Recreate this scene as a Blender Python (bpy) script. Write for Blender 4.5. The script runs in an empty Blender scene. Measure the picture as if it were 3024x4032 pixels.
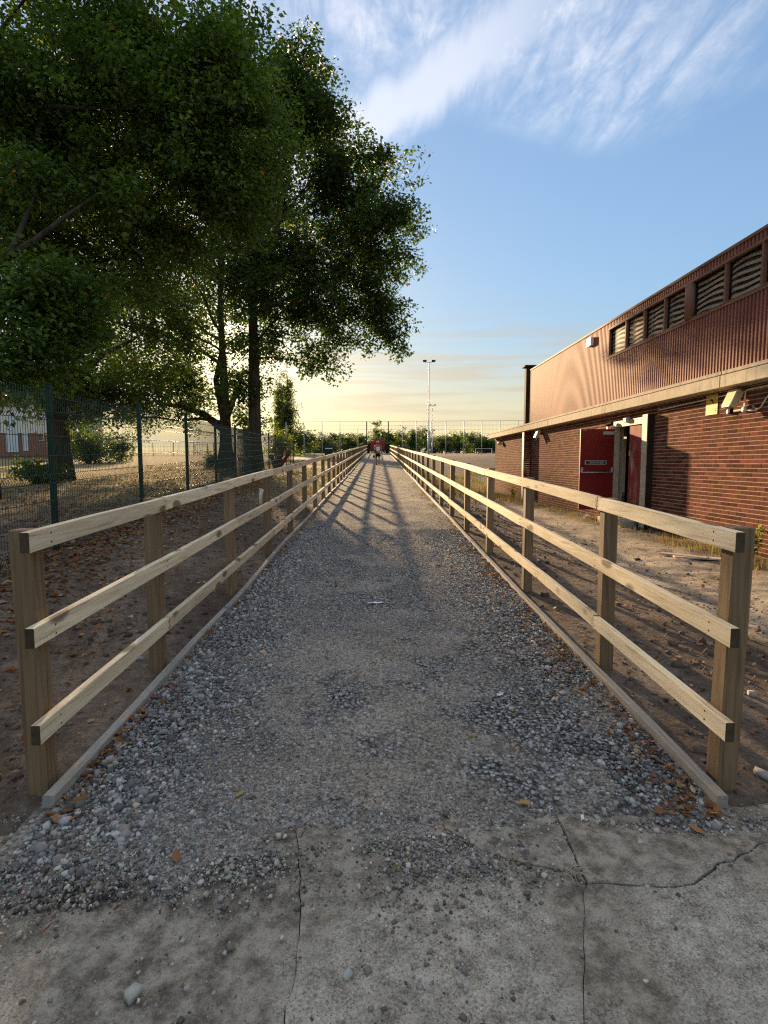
import bpy, bmesh, math, random
import numpy as np
from mathutils import Vector, Matrix
rng = np.random.default_rng(7)
random.seed(7)
scene = bpy.context.scene
col = scene.collection

# ------------------------------------------------------------------ camera
FPX, CX, CY, HZ, VX, CAMH, SLOPE = 2200.0, 1512.0, 2016.0, 1825.0, 1485.0, 1.5, 0.0377
PITCH = math.atan((CY - HZ) / FPX)
YAW = math.atan((CX - VX) / FPX * math.cos(PITCH))
cam_d = bpy.data.cameras.new('camera')
cam = bpy.data.objects.new('camera', cam_d)
col.objects.link(cam)
cam.location = (0, 0, CAMH)
cam.rotation_euler = (math.pi / 2 - PITCH, 0, -YAW)
cam_d.sensor_fit = 'VERTICAL'
cam_d.sensor_height = 36.0
cam_d.lens = FPX / 4032.0 * 36.0
cam_d.clip_start = 0.05
cam_d.clip_end = 5000
scene.camera = cam
scene.cycles.use_denoising = False          # keep the fine grain of gravel and leaves
scene.cycles.filter_width = 1.25

# ------------------------------------------------------------------ sky, sun, exposure
SUN_AZ, SUN_EL = math.radians(-15.0), math.radians(11.0)
sunv = Vector((math.sin(SUN_AZ) * math.cos(SUN_EL), math.cos(SUN_AZ) * math.cos(SUN_EL), math.sin(SUN_EL)))
world = bpy.data.worlds.new('World')
scene.world = world
world.use_nodes = True
wt = world.node_tree
wt.nodes.clear()


def N(nt, kind, props=None, **inp):
    n = nt.nodes.new(kind)
    for k, v in (props or {}).items():
        setattr(n, k, v)
    for k, v in inp.items():
        key = int(k[1:]) if k[0] == 'i' and k[1:].isdigit() else k.replace('_', ' ')
        s = n.inputs[key]
        if isinstance(v, bpy.types.NodeSocket):
            nt.links.new(v, s)
        else:
            s.default_value = v
    return n


def M(nt, op, a, b=0.0, c=0.0, clamp=False):
    return N(nt, 'ShaderNodeMath', {'operation': op, 'use_clamp': clamp}, i0=a, i1=b, i2=c).outputs[0]


def SS(nt, x, e0, e1):
    return N(nt, 'ShaderNodeMapRange', {'interpolation_type': 'SMOOTHSTEP'}, i0=x, i1=e0, i2=e1, i3=0.0, i4=1.0).outputs[0]


def MIX(nt, f, a, b, bt='MIX'):
    n = nt.nodes.new('ShaderNodeMix')
    n.data_type = 'RGBA'
    n.blend_type = bt
    for s, v in ((n.inputs[0], f), (n.inputs[6], a), (n.inputs[7], b)):
        if isinstance(v, bpy.types.NodeSocket):
            nt.links.new(v, s)
        else:
            s.default_value = v if not isinstance(v, tuple) or len(v) == 4 else (*v, 1)
    return n.outputs[2]


def NOISE(nt, vec, scale, detail=4.0, rough=0.55, dist=0.0):
    return N(nt, 'ShaderNodeTexNoise', None, Vector=vec, Scale=scale, Detail=detail, Roughness=rough, Distortion=dist).outputs[0]


def MAPV(nt, vec, loc=(0, 0, 0), rot=(0, 0, 0), scale=(1, 1, 1)):
    return N(nt, 'ShaderNodeMapping', None, Vector=vec, Location=loc, Rotation=rot, Scale=scale).outputs[0]


def RAMP(nt, fac, stops):
    n = N(nt, 'ShaderNodeValToRGB', None, Fac=fac)
    el = n.color_ramp.elements
    while len(el) < len(stops):
        el.new(0.5)
    for e, (p, c) in zip(el, stops):
        e.position = p
        e.color = (*c, 1) if len(c) == 3 else c
    return n.outputs[0]


SKY_K = 2.5
sky = N(wt, 'ShaderNodeTexSky', {'sky_type': 'NISHITA', 'sun_disc': False, 'sun_elevation': SUN_EL, 'sun_rotation': SUN_AZ,
                                 'altitude': 30.0, 'air_density': 1.0, 'dust_density': 0.25, 'ozone_density': 2.2})
tc = N(wt, 'ShaderNodeTexCoord').outputs['Generated']
sx = N(wt, 'ShaderNodeSeparateXYZ', None, Vector=tc)
dx, dy, dz = sx.outputs
zc = M(wt, 'MAXIMUM', dz, 0.02)
px_ = M(wt, 'DIVIDE', dx, zc)
py_ = M(wt, 'DIVIDE', dy, zc)
uv = N(wt, 'ShaderNodeCombineXYZ', None, X=px_, Y=py_, Z=0.0).outputs[0]
# high cirrus, drawn out in streaks
n1 = NOISE(wt, MAPV(wt, uv, rot=(0, 0, 0.35), scale=(4.2, 1.0, 1)), 2.6, 12, 0.66, 0.6)
n2 = NOISE(wt, MAPV(wt, uv, loc=(3.1, 1.7, 0)), 0.95, 3, 0.5)
edge = M(wt, 'ADD', dz, M(wt, 'MULTIPLY', M(wt, 'SUBTRACT', n2, 0.5), 0.42))
cir = M(wt, 'MULTIPLY', SS(wt, edge, 0.47, 0.60), SS(wt, n1, 0.22, 0.78))
n4 = NOISE(wt, MAPV(wt, uv, rot=(0, 0, -0.5), scale=(1.6, 1.0, 1)), 5.0, 10, 0.68, 0.3)
cir = M(wt, 'MULTIPLY', cir, M(wt, 'ADD', 0.45, M(wt, 'MULTIPLY', SS(wt, n4, 0.34, 0.66), 0.9)))
# a contrail-like band low on the left, running up to the right
bx = M(wt, 'SUBTRACT', dx, 0.02)
line = M(wt, 'SUBTRACT', dz, M(wt, 'ADD', M(wt, 'MULTIPLY', bx, 0.42), 0.512))
band = M(wt, 'MULTIPLY', M(wt, 'SUBTRACT', 1.0, SS(wt, M(wt, 'ABSOLUTE', M(wt, 'ADD', line, M(wt, 'MULTIPLY', M(wt, 'SUBTRACT', n1, 0.5), 0.06))), 0.012, 0.055)), M(wt, 'MULTIPLY', SS(wt, dx, 0.40, 0.10), SS(wt, dy, 0.0, 0.3)))
cir = M(wt, 'MAXIMUM', M(wt, 'MULTIPLY', cir, M(wt, 'ADD', 0.42, M(wt, 'MULTIPLY', SS(wt, dz, 0.58, 0.85), 0.48))), M(wt, 'MULTIPLY', band, 0.38))  # cover thickened high overhead, out of view, added to brighten the ground
# flat stratus bars above the horizon
el_n = NOISE(wt, N(wt, 'ShaderNodeCombineXYZ', None, X=M(wt, 'MULTIPLY', dx, 1.5), Y=M(wt, 'MULTIPLY', dy, 1.5), Z=M(wt, 'MULTIPLY', dz, 26.0)).outputs[0], 2.3, 5, 0.55, 0.4)
low = M(wt, 'MULTIPLY', SS(wt, el_n, 0.45, 0.62), M(wt, 'MULTIPLY', SS(wt, dz, 0.30, 0.10), SS(wt, dz, -0.02, 0.03)))
lum0 = N(wt, 'ShaderNodeRGBToBW', None, Color=sky.outputs[0]).outputs[0]
# sky brightness compressed to tame the glare round the sun
skyc = N(wt, 'ShaderNodeVectorMath', {'operation': 'SCALE'}, i0=sky.outputs[0], Scale=M(wt, 'DIVIDE', 1.0, M(wt, 'ADD', 1.0, M(wt, 'DIVIDE', lum0, SKY_K)))).outputs[0]
lum = M(wt, 'DIVIDE', lum0, M(wt, 'ADD', 1.0, M(wt, 'DIVIDE', lum0, SKY_K)))
warm = N(wt, 'ShaderNodeVectorMath', {'operation': 'SCALE'}, i0=(1.22, 0.97, 0.50), Scale=M(wt, 'MULTIPLY', lum, 1.04)).outputs[0]
skyc = MIX(wt, M(wt, 'MULTIPLY', SS(wt, dz, 0.24, 0.0), 0.85), skyc, warm)
skyc = MIX(wt, 0.03, skyc, N(wt, 'ShaderNodeVectorMath', {'operation': 'SCALE'}, i0=(1.0, 0.98, 0.95), Scale=lum).outputs[0])
cloud_hi = N(wt, 'ShaderNodeVectorMath', {'operation': 'SCALE'}, i0=(1.06, 1.0, 0.97), Scale=M(wt, 'ADD', M(wt, 'MULTIPLY', lum, 1.0), 2.5)).outputs[0]  # cloud brightness raised so the unseen overhead cover lights the ground
cloud_lo = N(wt, 'ShaderNodeVectorMath', {'operation': 'SCALE'}, i0=(1.05, 0.90, 0.66), Scale=M(wt, 'MULTIPLY', lum, 0.93)).outputs[0]
c1 = MIX(wt, M(wt, 'MULTIPLY', low, 0.75), skyc, cloud_lo)
c2 = MIX(wt, cir, c1, cloud_hi)
# bright aureole round the low sun
sdot = N(wt, 'ShaderNodeVectorMath', {'operation': 'DOT_PRODUCT'}, i0=tc, i1=tuple(sunv)).outputs['Value']
aur = M(wt, 'ADD', M(wt, 'MULTIPLY', M(wt, 'MULTIPLY', M(wt, 'POWER', M(wt, 'MAXIMUM', sdot, 0.0), 14.0), SS(wt, dz, 0.45, 0.05)), 0.40), M(wt, 'ADD', M(wt, 'MULTIPLY', M(wt, 'POWER', M(wt, 'MAXIMUM', sdot, 0.0), 60.0), 1.1), M(wt, 'MULTIPLY', M(wt, 'POWER', M(wt, 'MAXIMUM', sdot, 0.0), 500.0), 4.0)))
c2 = N(wt, 'ShaderNodeVectorMath', {'operation': 'ADD'}, i0=c2, i1=N(wt, 'ShaderNodeVectorMath', {'operation': 'SCALE'}, i0=(1.15, 0.95, 0.55), Scale=aur).outputs[0]).outputs[0]
bg = N(wt, 'ShaderNodeBackground', None, Color=c2, Strength=0.088)
wo = N(wt, 'ShaderNodeOutputWorld')
wt.links.new(bg.outputs[0], wo.inputs[0])

sun_d = bpy.data.lights.new('sun', 'SUN')
sun_d.energy = 3.1
sun_d.angle = math.radians(0.9)
sun_d.color = (1.0, 0.69, 0.38)
sun = bpy.data.objects.new('sun', sun_d)
col.objects.link(sun)
sun.rotation_euler = sunv.to_track_quat('Z', 'Y').to_euler()
sun.location = (-30, 100, 60)

vs = scene.view_settings
vs.view_transform = 'Standard'
vs.look = 'None'
vs.gamma = 1.0
vs.use_curve_mapping = False
vs.exposure = 2.2

# ------------------------------------------------------------------ projection helpers (photo pixel -> place)
Fv = Vector((math.sin(YAW) * math.cos(PITCH), math.cos(YAW) * math.cos(PITCH), -math.sin(PITCH)))
Rv = Vector((math.cos(YAW), -math.sin(YAW), 0))
Uv = Rv.cross(Fv)


def pray(x, y):
    return Fv + Rv * ((x - CX) / FPX) - Uv * ((y - CY) / FPX)


def at_y(x, y, Y):
    d = pray(x, y)
    return Vector((0, 0, CAMH)) + d * (Y / d.y)


def on_path(x, y, c=0.0):
    d = pray(x, y)
    t = (c - CAMH) / (d.z - SLOPE * d.y)
    return Vector((0, 0, CAMH)) + d * t


# ------------------------------------------------------------------ mesh helpers
OFF = {}


def tag(o, label=None, cat=None, group=None, kind=None):
    for k, v in (('label', label), ('category', cat), ('group', group), ('kind', kind)):
        if v:
            o[k] = v
    return o


def thing(name, label, cat, loc, group=None):
    o = bpy.data.objects.new(name, None)
    col.objects.link(o)
    o.location = loc
    o.empty_display_size = 0.2
    OFF[o] = Vector(loc)
    return tag(o, label, cat, group)


def link(name, me, parent=None, loc=None):
    o = bpy.data.objects.new(name, me)
    col.objects.link(o)
    if parent is not None:
        o.parent = parent
        OFF[o] = OFF.get(parent, Vector((0, 0, 0)))
        if loc is not None:
            o.location = Vector(loc) - OFF[o]
            OFF[o] = Vector(loc)
    else:
        o.location = loc or (0, 0, 0)
        OFF[o] = Vector(o.location)
    return o


def np_mesh(name, V, F, mat, smooth=False, colors=None):
    """V (n,3) array, F (m,k) array of one polygon size"""
    V = np.asarray(V, dtype=np.float32)
    F = np.asarray(F, dtype=np.int32)
    me = bpy.data.meshes.new(name)
    m, k = F.shape
    me.vertices.add(len(V))
    me.vertices.foreach_set('co', V.ravel())
    me.loops.add(m * k)
    me.loops.foreach_set('vertex_index', F.ravel())
    me.polygons.add(m)
    me.polygons.foreach_set('loop_start', np.arange(0, m * k, k, dtype=np.int32))
    if smooth:
        me.polygons.foreach_set('use_smooth', np.ones(m, dtype=bool))
    me.update(calc_edges=True)
    if colors is not None:
        a = me.color_attributes.new('Col', 'FLOAT_COLOR', 'POINT')
        cc = np.ones((len(V), 4), dtype=np.float32)
        cc[:, :3] = colors
        a.data.foreach_set('color', cc.ravel())
    if mat:
        me.materials.append(mat)
    return me


class MB:
    def __init__(s):
        s.v, s.f, s.c = [], [], []

    def add(s, vs_, fs, c=None):
        b = len(s.v)
        s.v += [tuple(p) for p in vs_]
        s.f += [tuple(i + b for i in f) for f in fs]
        s.c += [c or (1, 1, 1)] * len(vs_)
        return s

    def box(s, x0, x1, y0, y1, z0, z1, c=None, slope=0.0):
        P = [(x, y, z + slope * (y - y0)) for z in (z0, z1) for y in (y0, y1) for x in (x0, x1)]
        return s.add(P, [(0, 2, 3, 1), (4, 5, 7, 6), (0, 1, 5, 4), (1, 3, 7, 5), (3, 2, 6, 7), (2, 0, 4, 6)], c)

    def cbox(s, c, d, bev=0.0, rot=None, colr=None):
        """box centred at c, size d, optional chamfer on all edges, optional rotation matrix"""
        hx, hy, hz = d[0] / 2, d[1] / 2, d[2] / 2
        bm = bmesh.new()
        bmesh.ops.create_cube(bm, size=1.0)
        for v in bm.verts:
            v.co = Vector((v.co.x * d[0], v.co.y * d[1], v.co.z * d[2]))
        if bev > 0:
            bmesh.ops.bevel(bm, geom=list(bm.edges), offset=bev, segments=1, affect='EDGES')
        c = Vector(c)
        vs_ = [(c + (rot @ v.co if rot else v.co)) for v in bm.verts]
        bm.verts.index_update()
        fs = [tuple(v.index for v in f.verts) for f in bm.faces]
        bm.free()
        return s.add(vs_, fs, colr)

    def tube(s, pts, rad, n=8, cap=True, c=None):
        pts = [Vector(p) for p in pts]
        if not hasattr(rad, '__len__'):
            rad = [rad] * len(pts)
        rings = []
        prev = None
        for i, p in enumerate(pts):
            t = (pts[min(i + 1, len(pts) - 1)] - pts[max(i - 1, 0)]).normalized()
            if prev is None:
                a = Vector((0, 0, 1)) if abs(t.z) < 0.9 else Vector((1, 0, 0))
                u = t.cross(a).normalized()
            else:
                u = (prev - t * prev.dot(t))
                u = u.normalized() if u.length > 1e-6 else t.orthogonal().normalized()
            prev = u
            w = t.cross(u)
            rings.append([p + (u * math.cos(2 * math.pi * k / n) + w * math.sin(2 * math.pi * k / n)) * rad[i] for k in range(n)])
        vs_ = [q for r in rings for q in r]
        fs = []
        for i in range(len(pts) - 1):
            for k in range(n):
                fs.append((i * n + k, i * n + (k + 1) % n, (i + 1) * n + (k + 1) % n, (i + 1) * n + k))
        if cap:
            fs.append(tuple(range(n - 1, -1, -1)))
            fs.append(tuple((len(pts) - 1) * n + k for k in range(n)))
        return s.add(vs_, fs, c)

    def lathe(s, prof, centre, axis='z', n=16, c=None):
        vs_ = []
        for r, h in prof:
            for k in range(n):
                a = 2 * math.pi * k / n
                p = (r * math.cos(a), r * math.sin(a), h)
                if axis == 'y':
                    p = (p[0], p[2], p[1])
                if axis == 'x':
                    p = (p[2], p[0], p[1])
                vs_.append(Vector(centre) + Vector(p))
        fs = []
        for i in range(len(prof) - 1):
            for k in range(n):
                fs.append((i * n + k, i * n + (k + 1) % n, (i + 1) * n + (k + 1) % n, (i + 1) * n + k))
        fs.append(tuple(range(n)))
        fs.append(tuple((len(prof) - 1) * n + k for k in range(n)))
        return s.add(vs_, fs, c)

    def mesh(s, name, mat, off=Vector((0, 0, 0)), smooth=False):
        me = bpy.data.meshes.new(name)
        me.from_pydata([(p[0] - off[0], p[1] - off[1], p[2] - off[2]) for p in s.v], [], s.f)
        a = me.color_attributes.new('Col', 'FLOAT_COLOR', 'POINT')
        a.data.foreach_set('color', np.array([(*c, 1) for c in s.c], dtype=np.float32).ravel())
        bm = bmesh.new()
        bm.from_mesh(me)
        bmesh.ops.recalc_face_normals(bm, faces=bm.faces)
        bm.to_mesh(me)
        bm.free()
        if smooth:
            me.polygons.foreach_set('use_smooth', np.ones(len(me.polygons), dtype=bool))
        me.materials.append(mat)
        return me

    def build(s, name, mat, parent=None, smooth=False, origin=None):
        """world-space vertices -> object (child keeps its parent's origin unless an origin is given)"""
        if parent is not None:
            off = Vector(origin) if origin is not None else OFF[parent]
            return link(name, s.mesh(name, mat, off, smooth), parent, origin)
        off = Vector(origin) if origin is not None else Vector((0, 0, 0))
        return link(name, s.mesh(name, mat, off, smooth), None, off)


# ------------------------------------------------------------------ materials
def material(name, rough=0.8, spec=0.3, metal=0.0):
    m = bpy.data.materials.new(name)
    m.use_nodes = True
    nt = m.node_tree
    b = nt.nodes['Principled BSDF']
    b.inputs['Roughness'].default_value = rough
    b.inputs['Specular IOR Level'].default_value = spec
    b.inputs['Metallic'].default_value = metal
    return m, nt, b


def objvec(nt, rnd=7.0):
    t = N(nt, 'ShaderNodeTexCoord').outputs['Object']
    r = N(nt, 'ShaderNodeObjectInfo').outputs['Random']
    off = N(nt, 'ShaderNodeCombineXYZ', None, X=M(nt, 'MULTIPLY', r, rnd), Y=M(nt, 'MULTIPLY', r, rnd * 3.7), Z=M(nt, 'MULTIPLY', r, rnd * 1.9)).outputs[0]
    return N(nt, 'ShaderNodeVectorMath', {'operation': 'ADD'}, i0=t, i1=off).outputs[0], r


def posvec(nt):
    return N(nt, 'ShaderNodeNewGeometry').outputs['Position']


def bump(nt, b, h, strength=0.4, dist=0.01):
    n = N(nt, 'ShaderNodeBump', None, Strength=strength, Distance=dist, Height=h)
    nt.links.new(n.outputs[0], b.inputs['Normal'])


def noisy(name, c0, c1, scale=3.0, rough=0.85, spec=0.25, metal=0.0, det=6, bstr=0.2, bdist=0.004, stretch=(1, 1, 1), c2=None, lo=0.35, hi=0.65, rv=0.0):
    m, nt, b = material(name, rough, spec, metal)
    v, r = objvec(nt)
    v = MAPV(nt, v, scale=stretch)
    n = NOISE(nt, v, scale, det, 0.62)
    st = [(lo, c0), (hi, c1)]
    if c2:
        st.append((min(1.0, hi + 0.15), c2))
    c = RAMP(nt, n, st)
    if rv:
        c = N(nt, 'ShaderNodeHueSaturation', None, Color=c, Value=M(nt, 'ADD', 1.0 - rv / 2, M(nt, 'MULTIPLY', r, rv))).outputs[0]
    nt.links.new(c, b.inputs['Base Color'])
    if bstr:
        bump(nt, b, NOISE(nt, v, scale * 4, 4, 0.6), bstr, bdist)
    return m


def wood(name, pale, tan, dark, axis, knots=True, grey=None):
    m, nt, b = material(name, 0.78, 0.25)
    v, r = objvec(nt, 11.0)
    sc = {'y': (9, 0.45, 9), 'z': (9, 9, 0.45)}[axis]
    g = NOISE(nt, MAPV(nt, v, scale=sc), 5.0, 7, 0.6, 0.8)
    big = NOISE(nt, MAPV(nt, v, scale=tuple(0.35 * s for s in sc)), 2.0, 3, 0.5)
    c = RAMP(nt, g, [(0.28, dark), (0.43, tan), (0.60, pale)])
    c = MIX(nt, SS(nt, big, 0.42, 0.68), c, MIX(nt, 0.45, c, tuple(x * 0.72 for x in tan)))
    if knots:
        kv = MAPV(nt, v, scale={'y': (7.0, 2.6, 7.0), 'z': (7.0, 7.0, 2.6)}[axis])
        vo = N(nt, 'ShaderNodeTexVoronoi', {'feature': 'F1'}, Vector=kv, Scale=1.0, Randomness=1.0).outputs['Distance']
        wob = M(nt, 'ADD', vo, M(nt, 'MULTIPLY', M(nt, 'SUBTRACT', g, 0.5), 0.16))
        kn = SS(nt, wob, 0.27, 0.13)
        c = MIX(nt, M(nt, 'MULTIPLY', kn, 0.85), c, tuple(x * 0.38 for x in dark))
    if grey:
        c = MIX(nt, M(nt, 'MULTIPLY', SS(nt, NOISE(nt, v, 6.0, 5, 0.65), 0.4, 0.62), 0.6), c, grey)
    hue = M(nt, 'ADD', 0.84, M(nt, 'MULTIPLY', r, 0.32))
    c = N(nt, 'ShaderNodeHueSaturation', None, Color=c, Value=hue).outputs[0]
    nt.links.new(c, b.inputs['Base Color'])
    bump(nt, b, g, 0.25, 0.004)
    return m


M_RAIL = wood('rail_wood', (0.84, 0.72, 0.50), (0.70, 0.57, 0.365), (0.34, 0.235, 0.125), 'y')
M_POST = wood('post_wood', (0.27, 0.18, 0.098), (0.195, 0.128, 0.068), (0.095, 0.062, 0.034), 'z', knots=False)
M_EDGE = wood('edging_wood', (0.36, 0.32, 0.26), (0.28, 0.24, 0.185), (0.15, 0.12, 0.09), 'y', knots=False, grey=(0.24, 0.24, 0.23))
M_UNLIT_END = noisy('unlit_end_grain', (0.045, 0.033, 0.02), (0.085, 0.062, 0.036), 30)  # near-black: the unlit look of the rail ends is put into the colour


def vcol(name, rough=0.85, spec=0.2, fac=0.25, scale=25.0, trans=0.0, stain=False):
    m, nt, b = material(name, rough, spec)
    a = N(nt, 'ShaderNodeAttribute', {'attribute_name': 'Col'}).outputs['Color']
    n = NOISE(nt, posvec(nt), scale, 4, 0.6)
    k = M(nt, 'ADD', 1.0 - fac, M(nt, 'MULTIPLY', n, 2 * fac))
    c = MIX(nt, 1.0, a, N(nt, 'ShaderNodeCombineColor', None, Red=k, Green=k, Blue=k).outputs[0], 'MULTIPLY')
    if stain:
        st_ = NOISE(nt, MAPV(nt, posvec(nt), scale=(1, 2.2, 0.45)), 1.1, 7, 0.62)
        c = MIX(nt, M(nt, 'MULTIPLY', SS(nt, st_, 0.50, 0.68), 0.45), c, (0.05, 0.03, 0.02))
        wh = NOISE(nt, MAPV(nt, posvec(nt), loc=(5, 2, 1)), 2.4, 7, 0.7)
        c = MIX(nt, M(nt, 'MULTIPLY', SS(nt, wh, 0.62, 0.74), 0.3), c, (0.42, 0.32, 0.24))
    nt.links.new(c, b.inputs['Base Color'])
    if trans > 0:
        out = nt.nodes['Material Output']
        tr = N(nt, 'ShaderNodeBsdfTranslucent', None, Color=MIX(nt, 1.0, c, (1.25, 1.35, 0.5), 'MULTIPLY'))
        mx = N(nt, 'ShaderNodeMixShader', None, i0=trans)
        nt.links.new(b.outputs[0], mx.inputs[1])
        nt.links.new(tr.outputs[0], mx.inputs[2])
        nt.links.new(mx.outputs[0], out.inputs[0])
    return m


M_STONE = vcol('gravel_stone', 0.8, 0.3, 0.3, 60)
M_LEAF = vcol('tree_leaf', 0.5, 0.35, 0.2, 9.0, trans=0.5)
M_LITTER = vcol('fallen_leaf', 0.75, 0.2, 0.3, 60, trans=0.15)
M_GRASS = vcol('dry_grass_blade', 0.8, 0.15, 0.2, 4, trans=0.3)
M_CLOD = vcol('earth_clod', 0.95, 0.1, 0.3, 40)
M_BRICK = vcol('fired_brick', 0.95, 0.04, 0.3, 45, stain=True)
M_PLAIN = vcol('painted_part', 0.6, 0.3, 0.12, 8)
M_CLOTH = vcol('cloth', 0.9, 0.1, 0.15, 20)
M_BARK = noisy('bark', (0.032, 0.026, 0.02), (0.085, 0.068, 0.052), 5, 0.95, 0.1, stretch=(1.6, 1.6, 0.35), bstr=0.9, bdist=0.03)
M_GREENP = noisy('green_powder_coat', (0.005, 0.026, 0.017), (0.009, 0.038, 0.025), 4, 0.55, 0.15, bstr=0)
M_WIRE = noisy('green_wire', (0.012, 0.035, 0.025), (0.022, 0.055, 0.04), 3, 0.45, 0.5, bstr=0)
M_MORTAR = noisy('mortar', (0.42, 0.335, 0.245), (0.54, 0.44, 0.33), 9, 0.95, 0.1)
M_CLAD = noisy('maroon_cladding', (0.27, 0.105, 0.078), (0.35, 0.15, 0.11), 1.3, 0.64, 0.12, bstr=0, stretch=(1, 1, 0.3), rv=0.2)
M_TRIM = noisy('brown_trim', (0.22, 0.11, 0.075), (0.28, 0.15, 0.10), 2.0, 0.7, 0.12, bstr=0)
M_GLAZE = None
M_WHITEP = noisy('white_plastic', (0.66, 0.64, 0.58), (0.78, 0.76, 0.70), 6, 0.4, 0.4, bstr=0)
M_YELLOWED = noisy('yellowed_plastic', (0.60, 0.50, 0.25), (0.74, 0.66, 0.42), 9, 0.35, 0.5, bstr=0)
M_DARK = noisy('black_paint', (0.012, 0.012, 0.011), (0.03, 0.03, 0.027), 5, 0.8, 0.08, bstr=0)
M_GALV = noisy('galvanised_steel', (0.36, 0.37, 0.37), (0.50, 0.51, 0.50), 3, 0.45, 0.5, metal=0.3, bstr=0)
M_RED = noisy('red_door_paint', (0.16, 0.010, 0.008), (0.20, 0.014, 0.011), 2.5, 0.42, 0.4, bstr=0)
M_REDW = noisy('weathered_red_paint', (0.20, 0.035, 0.028), (0.27, 0.06, 0.05), 5, 0.8, 0.2, c2=(0.42, 0.33, 0.29), stretch=(1, 1, 0.25), lo=0.45, hi=0.56)
M_FRAME = noisy('cream_frame_paint', (0.40, 0.33, 0.22), (0.52, 0.44, 0.31), 6, 0.6, 0.3, bstr=0)
M_INT = noisy('unlit_interior', (0.03, 0.022, 0.016), (0.045, 0.033, 0.024), 2, 0.9, 0.1, bstr=0)
M_ROOFF = noisy('roof_felt', (0.10, 0.10, 0.10), (0.16, 0.155, 0.15), 3, 0.9, 0.1)


def mat_fascia():
    m, nt, b = material('precast_concrete', 0.9, 0.15)
    p = posvec(nt)
    n = NOISE(nt, p, 6.0, 7, 0.65)
    c = RAMP(nt, n, [(0.3, (0.40, 0.35, 0.27)), (0.65, (0.55, 0.49, 0.38))])
    st = NOISE(nt, MAPV(nt, p, scale=(1, 5.0, 0.55)), 2.6, 6, 0.6)
    stain = M(nt, 'MULTIPLY', SS(nt, st, 0.54, 0.70), 0.55)
    c = MIX(nt, stain, c, (0.14, 0.125, 0.095))
    nt.links.new(c, b.inputs['Base Color'])
    bump(nt, b, n, 0.3, 0.006)
    return m


M_FASC = mat_fascia()


def mat_ground():
    m, nt, b = material('bare_earth', 0.97, 0.08)
    p = posvec(nt)
    xyz = N(nt, 'ShaderNodeSeparateXYZ', None, Vector=p)
    X, Y, Z = xyz.outputs
    n1 = NOISE(nt, p, 0.9, 7, 0.62)
    n2 = NOISE(nt, p, 7.0, 7, 0.68)
    n3 = NOISE(nt, p, 42.0, 5, 0.7)
    mixn = M(nt, 'ADD', M(nt, 'MULTIPLY', n1, 0.4), M(nt, 'ADD', M(nt, 'MULTIPLY', n2, 0.35), M(nt, 'MULTIPLY', n3, 0.25)))
    dirt = RAMP(nt, mixn, [(0.37, (0.050, 0.037, 0.027)), (0.5, (0.13, 0.098, 0.072)), (0.63, (0.27, 0.212, 0.160))])
    # trodden pale strip along the hall
    nx = M(nt, 'ADD', X, M(nt, 'MULTIPLY', M(nt, 'SUBTRACT', n1, 0.5), 2.2))
    strip = M(nt, 'MULTIPLY', M(nt, 'MULTIPLY', SS(nt, nx, 2.7, 3.5), SS(nt, nx, 5.7, 5.0)), M(nt, 'MULTIPLY', SS(nt, Y, 3.5, 5.5), SS(nt, Y, 30.0, 24.0)))
    pale = RAMP(nt, mixn, [(0.36, (0.17, 0.14, 0.105)), (0.5, (0.32, 0.27, 0.205)), (0.64, (0.46, 0.40, 0.315))])
    c = MIX(nt, strip, dirt, pale)
    # dry field grass away from the path
    gl = M(nt, 'MULTIPLY', SS(nt, M(nt, 'ADD', X, M(nt, 'MULTIPLY', M(nt, 'SUBTRACT', n1, 0.5), 2.0)), -4.6, -6.0), SS(nt, Y, 9.0, 20.0))
    gr = M(nt, 'MULTIPLY', SS(nt, X, 2.2, 3.6), SS(nt, M(nt, 'ADD', Y, M(nt, 'MULTIPLY', n1, 8.0)), 25.0, 32.0))
    gl2 = M(nt, 'MULTIPLY', SS(nt, M(nt, 'ADD', X, n1), -1.8, -3.0), SS(nt, Y, 14.0, 24.0))
    grass = RAMP(nt, mixn, [(0.36, (0.13, 0.10, 0.05)), (0.5, (0.26, 0.20, 0.10)), (0.64, (0.40, 0.32, 0.17))])
    c = MIX(nt, M(nt, 'MAXIMUM', gl, M(nt, 'MULTIPLY', gl2, 0.7)), c, grass)
    mound = RAMP(nt, mixn, [(0.36, (0.10, 0.07, 0.05)), (0.5, (0.17, 0.125, 0.09)), (0.64, (0.25, 0.19, 0.135))])
    c = MIX(nt, gr, c, MIX(nt, SS(nt, Y, 46.0, 38.0), mound, grass))
    nt.links.new(c, b.inputs['Base Color'])
    bump(nt, b, M(nt, 'ADD', n2, M(nt, 'MULTIPLY', n3, 0.5)), 0.8, 0.03)
    return m


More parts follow.
